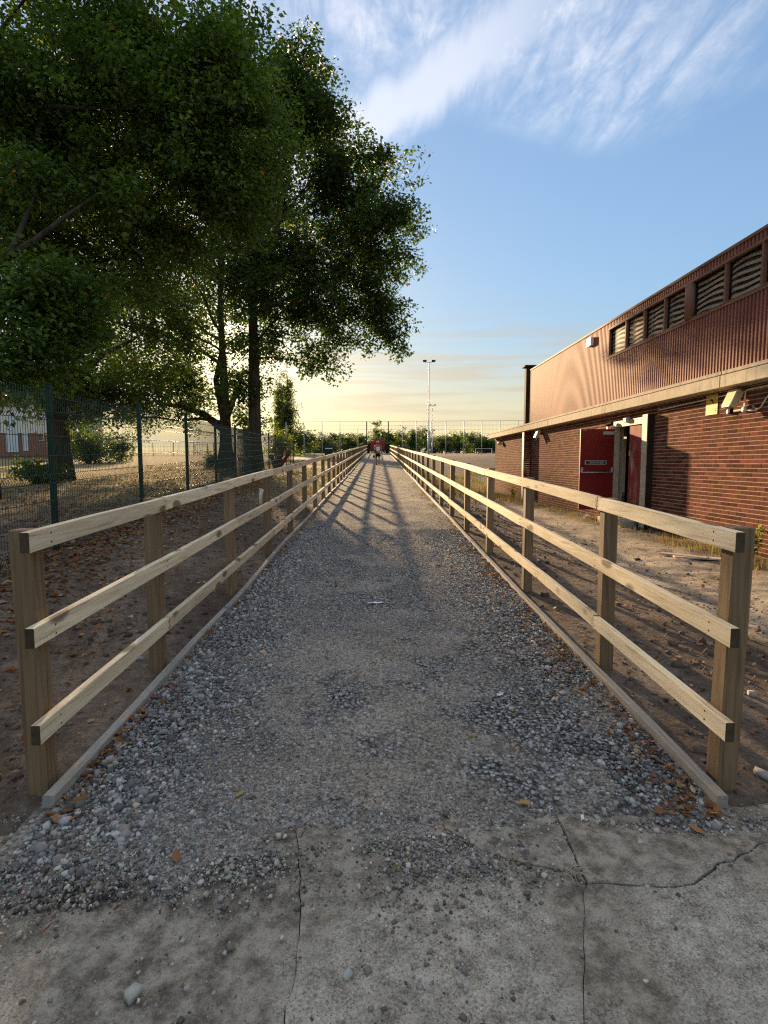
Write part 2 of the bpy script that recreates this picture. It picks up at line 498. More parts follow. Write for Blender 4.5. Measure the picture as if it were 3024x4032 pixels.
def mat_path():
    m, nt, b = material('crushed_stone_path', 0.95, 0.12)
    p = posvec(nt)
    xyz = N(nt, 'ShaderNodeSeparateXYZ', None, Vector=p)
    X, Y, Z = xyz.outputs
    vo = N(nt, 'ShaderNodeTexVoronoi', None, Vector=p, Scale=46.0, Randomness=1.0)
    vo2 = N(nt, 'ShaderNodeTexVoronoi', None, Vector=p, Scale=105.0, Randomness=1.0)
    n1 = NOISE(nt, p, 1.7, 6, 0.62)
    n3 = NOISE(nt, p, 55.0, 5, 0.7)
    rv = N(nt, 'ShaderNodeSeparateColor', None, Color=vo.outputs['Color']).outputs[0]
    stone = RAMP(nt, rv, [(0.0, (0.10, 0.098, 0.095)), (0.5, (0.26, 0.255, 0.245)), (0.88, (0.45, 0.435, 0.41)), (1.0, (0.62, 0.60, 0.56))])
    stone = MIX(nt, SS(nt, vo.outputs['Distance'], 0.38, 0.66), stone, (0.035, 0.031, 0.026))
    fine = RAMP(nt, M(nt, 'ADD', M(nt, 'MULTIPLY', n3, 0.7), M(nt, 'MULTIPLY', n1, 0.3)), [(0.38, (0.15, 0.122, 0.090)), (0.51, (0.36, 0.305, 0.234)), (0.64, (0.60, 0.525, 0.42))])
    sp = N(nt, 'ShaderNodeSeparateColor', None, Color=vo2.outputs['Color']).outputs[0]
    fine = MIX(nt, M(nt, 'MULTIPLY', SS(nt, sp, 0.62, 0.8), 0.6), fine, stone)
    fine = MIX(nt, M(nt, 'MULTIPLY', SS(nt, sp, 0.16, 0.05), 0.5), fine, (0.07, 0.062, 0.052))
    # bare dusty heart of the path near the entrance, stones to the sides and farther up
    ax = M(nt, 'ABSOLUTE', M(nt, 'ADD', X, 0.02))
    heart = M(nt, 'MULTIPLY', M(nt, 'MULTIPLY', SS(nt, M(nt, 'ADD', ax, M(nt, 'MULTIPLY', M(nt, 'SUBTRACT', n1, 0.5), 1.6)), 1.0, 0.5), SS(nt, Y, 6.5, 3.2)), SS(nt, NOISE(nt, p, 2.6, 6, 0.65), 0.36, 0.56))
    front = SS(nt, M(nt, 'ADD', Y, M(nt, 'MULTIPLY', M(nt, 'SUBTRACT', n1, 0.5), 0.8)), 2.35, 1.95)
    dust = M(nt, 'MAXIMUM', M(nt, 'MAXIMUM', heart, front), M(nt, 'MULTIPLY', SS(nt, n1, 0.50, 0.62), 0.75))
    c = MIX(nt, dust, stone, fine)
    # far up: fine tan dust over the stones
    far = M(nt, 'MULTIPLY', SS(nt, Y, 9.0, 22.0), SS(nt, NOISE(nt, p, 3.2, 6, 0.66), 0.36, 0.6))
    c = MIX(nt, M(nt, 'MULTIPLY', far, 0.45), c, (0.205, 0.185, 0.155))
    # three dark streaks running lengthwise along the far path
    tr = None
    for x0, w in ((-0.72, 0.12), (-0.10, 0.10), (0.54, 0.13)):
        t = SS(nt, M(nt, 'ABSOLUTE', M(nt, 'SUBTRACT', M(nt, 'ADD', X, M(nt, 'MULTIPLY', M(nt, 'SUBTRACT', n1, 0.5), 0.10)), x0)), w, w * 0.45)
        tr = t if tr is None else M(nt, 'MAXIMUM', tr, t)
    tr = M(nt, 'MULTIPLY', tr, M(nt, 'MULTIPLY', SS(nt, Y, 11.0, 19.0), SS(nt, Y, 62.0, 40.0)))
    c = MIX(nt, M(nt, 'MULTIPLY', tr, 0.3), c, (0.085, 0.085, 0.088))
    nt.links.new(c, b.inputs['Base Color'])
    hgt = M(nt, 'ADD', M(nt, 'MULTIPLY', M(nt, 'SUBTRACT', 1.0, vo.outputs['Distance']), M(nt, 'SUBTRACT', 1.0, M(nt, 'MULTIPLY', dust, 0.8))), M(nt, 'ADD', M(nt, 'MULTIPLY', M(nt, 'SUBTRACT', 1.0, vo2.outputs['Distance']), 0.35), n3))
    bump(nt, b, hgt, 0.75, 0.016)
    return m


HOLE = (on_path(150 * 1.8228, 1935 * 1.8228).x, on_path(150 * 1.8228, 1935 * 1.8228).y)


def mat_slab():
    m, nt, b = material('old_concrete', 0.93, 0.12)
    p = posvec(nt)
    n1 = NOISE(nt, p, 2.2, 7, 0.62)
    n2 = NOISE(nt, p, 14.0, 7, 0.7)
    n3 = NOISE(nt, p, 120.0, 4, 0.7)
    c = RAMP(nt, M(nt, 'ADD', M(nt, 'MULTIPLY', n2, 0.5), M(nt, 'MULTIPLY', n3, 0.5)), [(0.40, (0.20, 0.166, 0.122)), (0.5, (0.44, 0.378, 0.290)), (0.60, (0.66, 0.58, 0.455))])
    ag = N(nt, 'ShaderNodeTexVoronoi', None, Vector=p, Scale=150.0, Randomness=1.0)
    rv = N(nt, 'ShaderNodeSeparateColor', None, Color=ag.outputs['Color']).outputs[1]
    chip = M(nt, 'MULTIPLY', SS(nt, rv, 0.88, 0.92), SS(nt, ag.outputs['Distance'], 0.42, 0.25))
    c = MIX(nt, M(nt, 'MULTIPLY', chip, 0.8), c, (0.52, 0.49, 0.44))
    chip2 = M(nt, 'MULTIPLY', SS(nt, rv, 0.16, 0.12), SS(nt, ag.outputs['Distance'], 0.45, 0.3))
    c = MIX(nt, M(nt, 'MULTIPLY', chip2, 0.7), c, (0.07, 0.066, 0.06))
    X, Y, Z = N(nt, 'ShaderNodeSeparateXYZ', None, Vector=p).outputs
    soil = M(nt, 'ADD', M(nt, 'MULTIPLY', SS(nt, X, -0.10, -0.42), 0.10), M(nt, 'MULTIPLY', SS(nt, Y, 1.55, 2.05), 0.20))
    trk = SS(nt, M(nt, 'ABSOLUTE', M(nt, 'ADD', X, 0.40)), 0.16, 0.02)
    d = SS(nt, M(nt, 'ADD', M(nt, 'ADD', n1, soil), M(nt, 'ADD', M(nt, 'MULTIPLY', trk, 0.13), M(nt, 'MULTIPLY', M(nt, 'SUBTRACT', n2, 0.5), 0.35))), 0.52, 0.62)
    c = MIX(nt, M(nt, 'MULTIPLY', d, 0.7), c, RAMP(nt, n2, [(0.40, (0.13, 0.103, 0.073)), (0.60, (0.40, 0.333, 0.25))]))
    # broken-out hollow filled with dark rubble on the left
    hx_, hy_ = HOLE
    hd = M(nt, 'SQRT', M(nt, 'ADD', M(nt, 'POWER', M(nt, 'DIVIDE', M(nt, 'SUBTRACT', X, hx_), 0.17), 2.0), M(nt, 'POWER', M(nt, 'DIVIDE', M(nt, 'SUBTRACT', Y, hy_), 0.055), 2.0)))
    hole = SS(nt, M(nt, 'ADD', hd, M(nt, 'MULTIPLY', M(nt, 'SUBTRACT', n2, 0.5), 1.6)), 1.0, 0.6)
    c = MIX(nt, M(nt, 'MULTIPLY', hole, 0.85), c, (0.055, 0.045, 0.036))
    nt.links.new(c, b.inputs['Base Color'])
    bump(nt, b, M(nt, 'ADD', M(nt, 'ADD', n2, M(nt, 'MULTIPLY', n3, 1.0)), M(nt, 'MULTIPLY', chip, -0.6)), 0.85, 0.009)
    return m


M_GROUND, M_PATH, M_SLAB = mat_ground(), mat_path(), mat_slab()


def mat_glass():
    m, nt, b = material('dusty_glass', 0.12, 0.6)
    v, r = objvec(nt)
    n = NOISE(nt, v, 3.0, 5, 0.6)
    nt.links.new(RAMP(nt, n, [(0.4, (0.012, 0.011, 0.010)), (0.7, (0.05, 0.042, 0.034))]), b.inputs['Base Color'])
    b.inputs['Alpha'].default_value = 0.10
    return m


M_GLASS = mat_glass()


# ------------------------------------------------------------------ terrain
def sm(a, b, x):
    t = np.clip((x - a) / (b - a), 0, 1)
    return t * t * (3 - 2 * t)


def vnoise(x, y, s, seed=0):
    """cheap smooth value noise on arrays"""
    x = np.asarray(x, float) * s + seed * 17.31
    y = np.asarray(y, float) * s + seed * 5.77
    xi, yi = np.floor(x), np.floor(y)
    fx, fy = x - xi, y - yi
    fx, fy = fx * fx * (3 - 2 * fx), fy * fy * (3 - 2 * fy)

    def h(a, b):
        v = np.sin(a * 127.1 + b * 311.7 + seed * 74.7) * 43758.5453
        return v - np.floor(v)
    return (h(xi, yi) * (1 - fx) + h(xi + 1, yi) * fx) * (1 - fy) + (h(xi, yi + 1) * (1 - fx) + h(xi + 1, yi + 1) * fx) * fy - 0.5


def plateau(Y):
    return 2.8275 + 0.0183 * (np.clip(Y, 75, 420) - 75)


def path_z(Y):
    Y = np.asarray(Y, float)
    return np.where(Y < 75, SLOPE * np.clip(Y, -1, 75), plateau(Y))


def terrain(x, y):
    x, y = np.asarray(x, float), np.asarray(y, float)
    p = path_z(y)
    L = np.where(y < 75, 0.12 + 0.031 * np.clip(y, 0, 75), 0.12 + 0.031 * 75 + 0.0183 * (np.clip(y, 75, 420) - 75) + 0.25 * sm(75, 110, y))
    Rr = sm(30, 64, y) * 2.45 + 0.0183 * (np.clip(y, 75, 420) - 75) + 0.3 * sm(75, 110, y)
    wl = sm(-1.55, -3.0, x)
    wr = sm(1.65, 3.9, x)
    z = p * (1 - wl - wr) + L * wl + Rr * wr
    # left leaf bank under the mesh fence
    z = z + 0.10 * np.exp(-((x + 3.75 + 0.068 * (y - 6.8)) / 0.7) ** 2) * sm(40, 20, y)
    out = np.maximum(wl, wr)
    near = sm(60, 10, y)
    amp = 0.012 + 0.05 * out * near
    z = z + amp * (vnoise(x, y, 1.3, 1) * 1.0 + vnoise(x, y, 3.7, 2) * 0.6 + vnoise(x, y, 9.0, 3) * 0.35)
    return z


def ground_z(x, y):
    """terrain with the path bed and the slab bed taken out"""
    x, y = np.asarray(x, float), np.asarray(y, float)
    z = terrain(x, y)
    inside = sm(1.47, 1.40, np.abs(x - 0.02))
    bed = path_z(y) - 0.035
    z = z * (1 - inside) + bed * inside
    near = sm(2.3, 2.05, y)
    slabbed = path_z(y) - 0.07
    return z * (1 - near) + slabbed * near


def axis_pts(fine0, fine1, step, lo, hi, growth):
    a = list(np.arange(fine0, fine1, step))
    s = step
    p = a[-1]
    while p < hi:
        s *= growth
        p += s
        a.append(p)
    s = step
    p = a[0]
    b = []
    while p > lo:
        s *= growth
        p -= s
        b.append(p)
    return np.array(b[::-1] + a)


gx = axis_pts(-4.6, 5.0, 0.065, -440, 440, 1.09)
gy = axis_pts(1.0, 7.5, 0.055, -30, 620, 1.022)
GX, GY = np.meshgrid(gx, gy)
GZ = ground_z(GX, GY)
nx_, ny_ = len(gx), len(gy)
idx = np.arange(nx_ * ny_).reshape(ny_, nx_)
quads = np.stack([idx[:-1, :-1], idx[:-1, 1:], idx[1:, 1:], idx[1:, :-1]], -1).reshape(-1, 4)
ground = link('ground', np_mesh('ground', np.stack([GX, GY, GZ], -1).reshape(-1, 3), quads, M_GROUND, True))
tag(ground, 'bare brown earth and dry field around the path', 'ground', kind='structure')


def fence_x(side, Y):
    t = Y / 72.9
    return (-1.410 + 0.09 * t) if side < 0 else (1.466 + 0.15 * t)


def front_y(x):
    return np.interp(x, [-1.5, -0.7, -0.2, 0.3, 0.8, 1.5], [1.84, 1.86, 1.93, 2.00, 2.06, 2.08])


# gravel path sheet
def path_surface(x, y):
    x, y = np.asarray(x, float), np.asarray(y, float)
    z = path_z(y) + 0.006
    z = z + 0.010 * sm(0.45, 1.15, np.abs(x)) * sm(2.0, 2.4, y)
    z = z + 0.010 * vnoise(x, y, 2.1, 5) + 0.008 * vnoise(x, y, 6.0, 6) + 0.005 * vnoise(x, y, 17.0, 7)
    # tyre grooves printed across the dusty heart
    w = np.exp(-((x + 0.1) / 0.5) ** 2) * sm(2.4, 2.8, y) * sm(4.4, 3.4, y)
    z = z + 0.006 * w * np.sin((y + 0.35 * np.abs(x)) * 42.0)
    # thins out to nothing over the concrete
    z = z - 0.05 * sm(0.14, -0.14, y - front_y(x) + 0.34 * vnoise(x, y, 2.6, 8) + 0.26 * vnoise(x, y, 8.0, 9))
    return z


pxs = np.arange(-1.40, 1.4601, 0.04)
pys = [1.3]
while pys[-1] < 76:
    pys.append(pys[-1] + max(0.035, 0.012 * pys[-1]))
pys = np.array(pys)
PX, PY = np.meshgrid(pxs, pys)
PX = PX + (0.02 + 0.03) * 0 + 0.0018 * np.clip(PY, 0, 73)
PZ = path_surface(PX, PY)
idx = np.arange(PX.size).reshape(PX.shape)
quads = np.stack([idx[:-1, :-1], idx[:-1, 1:], idx[1:, 1:], idx[1:, :-1]], -1).reshape(-1, 4)
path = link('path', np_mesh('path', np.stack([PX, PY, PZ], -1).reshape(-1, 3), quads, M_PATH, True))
tag(path, 'straight grey crushed stone path between two timber fences', 'path', kind='structure')


# ------------------------------------------------------------------ cracked concrete apron: one object per slab
def poly_px(pts, n=7, jit=0.006):
    out = []
    P = [on_path(x * 1.8228, y * 1.8228) for x, y in pts]
    for a, b in zip(P[:-1], P[1:]):
        L_ = (b - a).length
        k = max(2, int(L_ / 0.05))
        for i in range(k):
            q = a.lerp(b, i / k)
            j = jit if i else jit * 0.3
            out.append(Vector((q.x + random.uniform(-j, j), q.y + random.uniform(-j, j), 0)))
    out.append(Vector((P[-1].x, P[-1].y, 0)))
    return out


cV1 = poly_px([(640, 1790), (652, 1890), (650, 1985)], jit=0.008)           # upper left joint
cV2 = poly_px([(650, 1985), (640, 2060), (615, 2212), (590, 2420)], jit=0.008)
cH = poly_px([(650, 1985), (715, 1992), (900, 1956), (1060, 1955), (1160, 1946), (1261, 1944)])
cR1 = poly_px([(1261, 1944), (1268, 1911)])
cR2 = poly_px([(1261, 1944), (1264, 2080), (1262, 2212), (1258, 2420)], jit=0.004)
cB1 = poly_px([(960, 1790), (1040, 1838), (1130, 1865), (1220, 1882), (1268, 1911)])
cB2 = poly_px([(1268, 1911), (1330, 1915), (1430, 1919), (1500, 1912), (1545, 1882), (1600, 1850), (1659, 1822), (1760, 1770)], jit=0.010)
cB3 = poly_px([(1215, 1790), (1240, 1850), (1268, 1911)], jit=0.008)
cC = poly_px([(1500, 1770), (1530, 1800), (1600, 1850)])
top_y = 2.7
fl, fr, fb = -2.6, 2.7, 0.35


def V2(x, y):
    return Vector((x, y, 0))


slabs = [
    ('left', [V2(fl, fb), V2(cV2[-1].x, fb)] + cV2[::-1] + cV1[::-1][1:] + [V2(cV1[0].x - 0.05, top_y), V2(-1.15, 2.1), V2(fl, 1.93)], -0.012),
    ('mid', [V2(cV2[-1].x + 0.001, fb)] + [V2(cR2[-1].x, fb)] + cR2[::-1] + cH[::-1][1:] + cV2[1:], 0.0),
    ('up', cH + cR1[1:] + cB1[::-1][1:] + [V2(cB1[0].x, top_y), V2(cV1[0].x - 0.05, top_y)] + cV1[:-1], -0.003),
    ('right', [V2(cR2[-1].x + 0.001, fb), V2(fr, fb), V2(fr, cB2[-1].y)] + cB2[::-1] + cR1[::-1][1:] + cR2[1:], 0.004),
    ('wedge', cB1[:-1] + cB3[::-1] + [V2(cB3[0].x, top_y), V2(cB1[0].x, top_y + .001)], 0.004),
    ('farright', cB3[:-1] + cB2 + [V2(cB2[-1].x + .02, top_y), V2(cB3[0].x + .001, top_y)], 0.010),
]
CRACK = {'farright': 3.6, 'wedge': 1.1, 'left': 0.7, 'mid': 0.35, 'up': 0.45, 'right': 0.35}
apron = thing('pavement', 'cracked grey concrete apron in front of the gravel path', 'pavement', (0, 1.6, 0))
apron['kind'] = 'structure'
for key, poly, dzz in slabs:
    # drop near-duplicates, inset a little to open the crack
    pl = []
    for q in poly:
        if not pl or (q - pl[-1]).length > 0.006:
            pl.append(q)
    area = sum(a.x * b.y - b.x * a.y for a, b in zip(pl, pl[1:] + pl[:1]))
    if area < 0:
        pl = pl[::-1]
    ins, inm = [], []
    n = len(pl)
    for i in range(n):
        a, b_, c_ = pl[i - 1], pl[i], pl[(i + 1) % n]
        d1, d2 = (b_ - a).normalized(), (c_ - b_).normalized()
        nn = (Vector((-d1.y, d1.x, 0)) + Vector((-d2.y, d2.x, 0)))
        if nn.length > 1e-5:
            nn.normalize()
        am = random.uniform(0.0015, 0.0045) * (CRACK.get(key, 1.0) if key != 'farright' or b_.x > cB2[0].x + 0.01 else 0.9)
        if random.random() < 0.12:
            am *= 1.8
        ins.append(b_ + nn * am)
        inm.append(b_ + nn * am * 0.62)
    bm = bmesh.new()
    zt_ = lambda q: SLOPE * q.y + dzz - max(0.0, q.y - 2.1) * 0.16
    top = [bm.verts.new((q.x, q.y, zt_(q))) for q in ins]
    low_ = [bm.verts.new((q.x, q.y, SLOPE * q.y - 0.22)) for q in inm]
    mid = [bm.verts.new((q.x, q.y, zt_(q) - 0.007)) for q in inm]
    f = bm.faces.new(top)
    bmesh.ops.triangulate(bm, faces=[f])
    for A, B in ((top, mid), (mid, low_)):
        for i in range(n):
            j = (i + 1) % n
            bm.faces.new((A[i], B[i], B[j], A[j]))
    bmesh.ops.recalc_face_normals(bm, faces=bm.faces)
    for v in bm.verts:
        v.co -= Vector((0, 1.6, 0))
    me = bpy.data.meshes.new('slab')
    bm.to_mesh(me)
    bm.free()
    me.materials.append(M_SLAB)
    link('slab', me, apron)

# ------------------------------------------------------------------ timber fences
RAIL_T = (1.145, 0.752, 0.355)


def post_mesh(h, w, lean):
    mb = MB()
    mb.cbox((0, 0, h / 2 - 0.15), (w, w, h + 0.3), 0.004)
    for i, p in enumerate(mb.v):
        mb.v[i] = (p[0] + lean * max(p[2], 0), p[1], p[2])
    return mb.mesh('post', M_POST)


def make_fence(side, ys, label):
    root = thing('post_and_rail_fence', label, 'fence', (fence_x(side, 2.3), 2.3, float(path_z(2.3))))
    s = side
    w = 0.088
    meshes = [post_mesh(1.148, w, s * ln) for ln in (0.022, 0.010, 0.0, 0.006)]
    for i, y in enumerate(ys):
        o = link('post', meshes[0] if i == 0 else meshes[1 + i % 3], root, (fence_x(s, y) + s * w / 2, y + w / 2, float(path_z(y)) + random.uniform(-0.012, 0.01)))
        o.rotation_euler.z = random.uniform(-0.03, 0.03) if i else 0
    for k, zt in enumerate(RAIL_T):
        # rails span two bays, joints fall on posts
        marks = [0] + list(range(1 + (k % 2), len(ys), 2))
        if marks[-1] != len(ys) - 1:
            marks.append(len(ys) - 1)
        for a, b in zip(marks[:-1], marks[1:]):
            y0 = ys[a] + (0.044 if a else -0.105)
            y1 = ys[b] + (0.041 if b < len(ys) - 1 else 0.10)
            x0, x1 = fence_x(s, y0), fence_x(s, y1)
            dzr, j0, j1 = random.uniform(-0.004, 0.004), random.uniform(0, 0.003), random.uniform(0, 0.003)
            z0 = float(path_z(y0)) + zt
            z1 = float(path_z(y1)) + zt
            mb = MB()
            n = 8
            hgt, thk, bv = 0.082, 0.038, 0.002
            prof = [(bv, 0), (thk - bv, 0), (thk, bv), (thk, hgt - bv), (thk - bv, hgt), (bv, hgt), (0, hgt - bv), (0, bv)]
            V, F = [], []
            ph, am = random.uniform(0, 6), random.uniform(0.001, 0.005)
            for i in range(n + 1):
                t = i / n
                y = y0 + (y1 - y0) * t
                wz = am * math.sin(ph + t * 5)
                for (u, v) in prof:
                    V.append((x0 + (x1 - x0) * t - s * (u + j0 * (1 - t) + j1 * t), y, z0 + (z1 - z0) * t - hgt + v + wz + dzr))
            m_ = len(prof)
            for i in range(n):
                for q in range(m_):
                    F.append((i * m_ + q, i * m_ + (q + 1) % m_, (i + 1) * m_ + (q + 1) % m_, (i + 1) * m_ + q))
            F.append(tuple(range(m_)))
            F.append(tuple(n * m_ + q for q in range(m_)))
            mb.add(V, F)
            ro = mb.build('rail', M_RAIL, root, origin=(x0, y0, z0))
            ro.data.materials.append(M_UNLIT_END)
            for pg in ro.data.polygons:
                if len(pg.vertices) == m_:
                    pg.material_index = 1
            # nail heads where the rail meets each near post
            for pi in range(a, b + 1):
                if ys[pi] < 9 and y0 <= ys[pi] + 0.044 <= y1 + 0.01:
                    yp = ys[pi] + 0.044 + (0.018 if pi == a and a else (-0.018 if pi == b else 0))
                    for dz_ in (0.022, 0.060):
                        nb = MB()
                        nb.lathe([(0.0045, 0.0), (0.0045, 0.0016), (0.002, 0.0022)], (0, 0, 0), 'x', 8)
                        nb.v = [(fence_x(s, yp) - s * (thk + j0 * .5 + j1 * .5 + p_[0] - 0.0006), yp + p_[1], float(path_z(yp)) + zt - hgt + dz_ + p_[2]) for p_ in nb.v]
                        nb.build('nail', M_DARK, ro)
    return root


ys_l = [2.30, 3.57] + [5.45 + 1.875 * i for i in range(37)]
ys_r = [2.30, 3.58] + [5.55 + 1.935 * i for i in range(36)]
ys_l = [y for y in ys_l if y < 73.2]
ys_r = [y for y in ys_r if y < 73.2]
make_fence(-1, ys_l, 'pale timber post and rail fence on the left of the path, by the trees')
make_fence(1, ys_r, 'pale timber post and rail fence on the right of the path, by the brick hall')


def make_edging(side, label):
    root = thing('timber_edging', label, 'edging', (1.36 * side, 2.2, 0.08))
    y = 2.195 if side < 0 else 2.16
    xin = -1.335 if side < 0 else 1.385
    x = xin
    while y < 73:
        L_ = random.uniform(2.6, 3.4)
        y1 = min(y + L_, 73.2)
        nxt = xin + (0.0014 if side < 0 else 0.0023) * (y1 - 2.2) + random.uniform(-0.022, 0.022)
        n = 10
        V, F = [], []
        up0, up1 = random.uniform(0.045, 0.068), random.uniform(0.038, 0.068)
        if y < 3:
            up0 = 0.062
        ph = random.uniform(0, 6)
        prof = [(0, -0.08), (0.048, -0.08), (0.048, -0.004), (0.044, 0), (0.004, 0), (0, -0.004)]
        for i in range(n + 1):
            t = i / n
            yy = y + (y1 - y) * t
            xx = x + (nxt - x) * t + 0.010 * math.sin(ph + 3.2 * t)
            zz = float(path_z(yy)) + up0 + (up1 - up0) * t + 0.004 * math.sin(ph * 2 + 7 * t)
            for u, v in prof:
                V.append((xx + side * u, yy, zz + v))
        m_ = len(prof)
        for i in range(n):
            for q in range(m_):
                F.append((i * m_ + q, i * m_ + (q + 1) % m_, (i + 1) * m_ + (q + 1) % m_, (i + 1) * m_ + q))
        F.append(tuple(range(m_)))
        F.append(tuple(n * m_ + q for q in range(m_)))
        mb = MB()
        mb.add(V, F)
        mb.build('board', M_EDGE, root, origin=(x, y, float(path_z(y))))
        x, y = nxt, y1 + 0.006
    return root


make_edging(-1, 'low weathered timber edging along the left side of the gravel')
make_edging(1, 'low weathered timber edging along the right side of the gravel')

# ------------------------------------------------------------------ gravel stones, clods and fallen leaves (too many to count)
HEX = np.array([(-1, -1, -1), (1, -1, -1), (1, 1, -1), (-1, 1, -1), (-1, -1, 1), (1, -1, 1), (1, 1, 1), (-1, 1, 1)], float) * 0.5
HEXF = np.array([(0, 3, 2, 1), (4, 5, 6, 7), (0, 1, 5, 4), (1, 2, 6, 5), (2, 3, 7, 6), (3, 0, 4, 7)])


def rot_z(a):
    c, s = np.cos(a), np.sin(a)
    z = np.zeros_like(a)
    o = np.ones_like(a)
    return np.stack([np.stack([c, -s, z], -1), np.stack([s, c, z], -1), np.stack([z, z, o], -1)], -2)


def rand_rot(n, tilt):
    a = rng.uniform(0, 2 * np.pi, n)
    R1 = rot_z(a)
    t = rng.normal(0, tilt, n)
    c, s = np.cos(t), np.sin(t)
    z, o = np.zeros(n), np.ones(n)
    Rx = np.stack([np.stack([o, z, z], -1), np.stack([z, c, -s], -1), np.stack([z, s, c], -1)], -2)
    R2 = rot_z(rng.uniform(0, 2 * np.pi, n))
    return R1 @ Rx @ R2


def scatter_stones(name, P, S, C, mat, tilt=0.45, flat=(0.35, 0.75)):
    n = len(P)
    T = HEX[None] + rng.uniform(-0.17, 0.17, (n, 8, 3))
    T[:, 4:, :2] *= rng.uniform(0.35, 0.95, (n, 1, 1))
    T = T * np.stack([rng.uniform(0.75, 1.15, n), rng.uniform(0.6, 0.95, n), rng.uniform(*flat, n)], -1)[:, None, :] * S[:, None, None]
    T = np.einsum('nij,nkj->nki', rand_rot(n, tilt), T)
    V = (T + P[:, None, :]).reshape(-1, 3)
    F = (HEXF[None] + (np.arange(n) * 8)[:, None, None]).reshape(-1, 4)
    return np_mesh(name, V, F, mat, False, np.repeat(C, 8, 0))


def stone_cols(n):
    t = rng.beta(1.25, 2.7, n)[:, None]
    c = np.array([0.075, 0.072, 0.067]) * (1 - t) + np.array([0.66, 0.625, 0.56]) * t
    c = c * rng.normal(1, 0.04, (n, 3))
    w = rng.random(n)
    c[w > 0.985] = [0.55, 0.54, 0.50]
    c[w < 0.06] *= [1.25, 1.05, 0.85]
    return np.clip(c, 0.02, 0.8)


def gravel_density(x, y):
    n = vnoise(x, y, 1.6, 11) + 0.6 * vnoise(x, y, 4.0, 12)
    d_side = sm(0.42, 0.95, np.abs(x) + 0.55 * n)
    leftb = sm(-0.35, -0.8, x + 0.4 * n)
    d = 0.22 + 0.9 * np.clip(n, -0.2, 0.5) + 0.40 * d_side + 0.45 * leftb + 0.55 * sm(3.9, 5.4, y + 1.2 * n)
    d = d - 0.3 * sm(0.0, 0.25, n)
    front = sm(-0.16, 0.12, y - front_y(x) + 0.34 * vnoise(x, y, 2.6, 8) + 0.2 * vnoise(x, y, 8.0, 9))
    return np.clip(d, 0.05, 1.15) * front


def edge_lim(y):
    return -1.325 + 0.0014 * (y - 2.2), 1.375 + 0.0022 * (y - 2.2)


n_try = 210000
yy = 1.55 + (rng.random(n_try) ** 1.45) * 8.0
xx = rng.uniform(-1.37, 1.41, n_try)
lo, hi = edge_lim(yy)
keep = (rng.random(n_try) < gravel_density(xx, yy) * 0.52) & (xx > lo) & (xx < hi)
xx, yy = xx[keep], yy[keep]
big = np.clip(0.6 + 0.35 * sm(0.5, 1.1, np.abs(xx)) + 0.22 * sm(-0.5, -1.0, xx), 0.4, 1.5)
S = np.clip(rng.lognormal(math.log(0.0092), 0.55, len(xx)), 0.0035, 0.038) * big
P = np.stack([xx, yy, path_surface(xx, yy) + S * 0.08 + rng.uniform(0, 0.006, len(xx)) * sm(.7, 1.1, np.abs(xx))], -1)
g1 = link('gravel', scatter_stones('gravel', P, S, stone_cols(len(P)), M_STONE))
tag(g1, 'loose blue grey crushed stone lying on the path', 'gravel', kind='stuff')

# small chippings trodden into the dusty heart
OCT = np.array([(1, 0, 0), (-1, 0, 0), (0, 1, 0), (0, -1, 0), (0, 0, 1), (0, 0, -1)], float) * 0.5
OCTF = np.array([(0, 2, 4), (2, 1, 4), (1, 3, 4), (3, 0, 4)])
n = 90000
yy = 1.75 + (rng.random(n) ** 1.5) * 6.0
xx = rng.uniform(-1.32, 1.37, n)
k = rng.random(n) < np.clip(0.45 + 1.5 * vnoise(xx, yy, 2.0, 61) + 0.8 * vnoise(xx, yy, 6.0, 62), 0.04, 1) * sm(-0.12, 0.12, yy - front_y(xx) + 0.26 * vnoise(xx, yy, 2.6, 8))
xx, yy = xx[k], yy[k]
S = np.clip(rng.lognormal(math.log(0.0072), 0.4, len(xx)), 0.003, 0.018)
T = (OCT[None] + rng.uniform(-0.18, 0.18, (len(xx), 6, 3))) * np.array([1, 0.8, 0.6]) * S[:, None, None]
T = np.einsum('nij,nkj->nki', rand_rot(len(xx), 0.3), T)
V = (T + np.stack([xx, yy, path_surface(xx, yy) + S * 0.08], -1)[:, None, :]).reshape(-1, 3)
F = (OCTF[None] + (np.arange(len(xx)) * 6)[:, None, None]).reshape(-1, 3)
g3 = link('chippings', np_mesh('chippings', V, F, M_STONE, False, np.repeat(stone_cols(len(xx)), 6, 0)))
tag(g3, 'small stone chippings trodden into the middle of the path', 'chippings', kind='stuff')

# grit and pebbles strewn over the concrete
n = 22000
xx = rng.uniform(-1.6, 1.7, n)
yy = np.where(rng.random(n) < 0.62, front_y(xx) + 0.05 - rng.gamma(1.3, 0.11, n), 1.25 + 0.95 * rng.random(n))
S = np.clip(rng.lognormal(math.log(0.0058), 0.52, n), 0.0022, 0.024)
cl = vnoise(xx, yy, 3.1, 21) + 0.5 * vnoise(xx, yy, 8.0, 22) + 0.30 * sm(-0.5, 0.0, yy - front_y(xx)) + 0.12 * (xx < -0.35)
k = (rng.random(n) < np.clip(0.22 + 1.1 * cl, 0.03, 1)) & (yy > 1.2)
xx, yy, S = xx[k], yy[k], S[k]
P = np.stack([xx, yy, SLOPE * yy + S * 0.2], -1)
g2 = link('grit', scatter_stones('grit', P, S, stone_cols(len(P)) * [1.05, 1.0, 0.93], M_STONE))
tag(g2, 'fine grit strewn over the concrete apron', 'grit', kind='stuff')

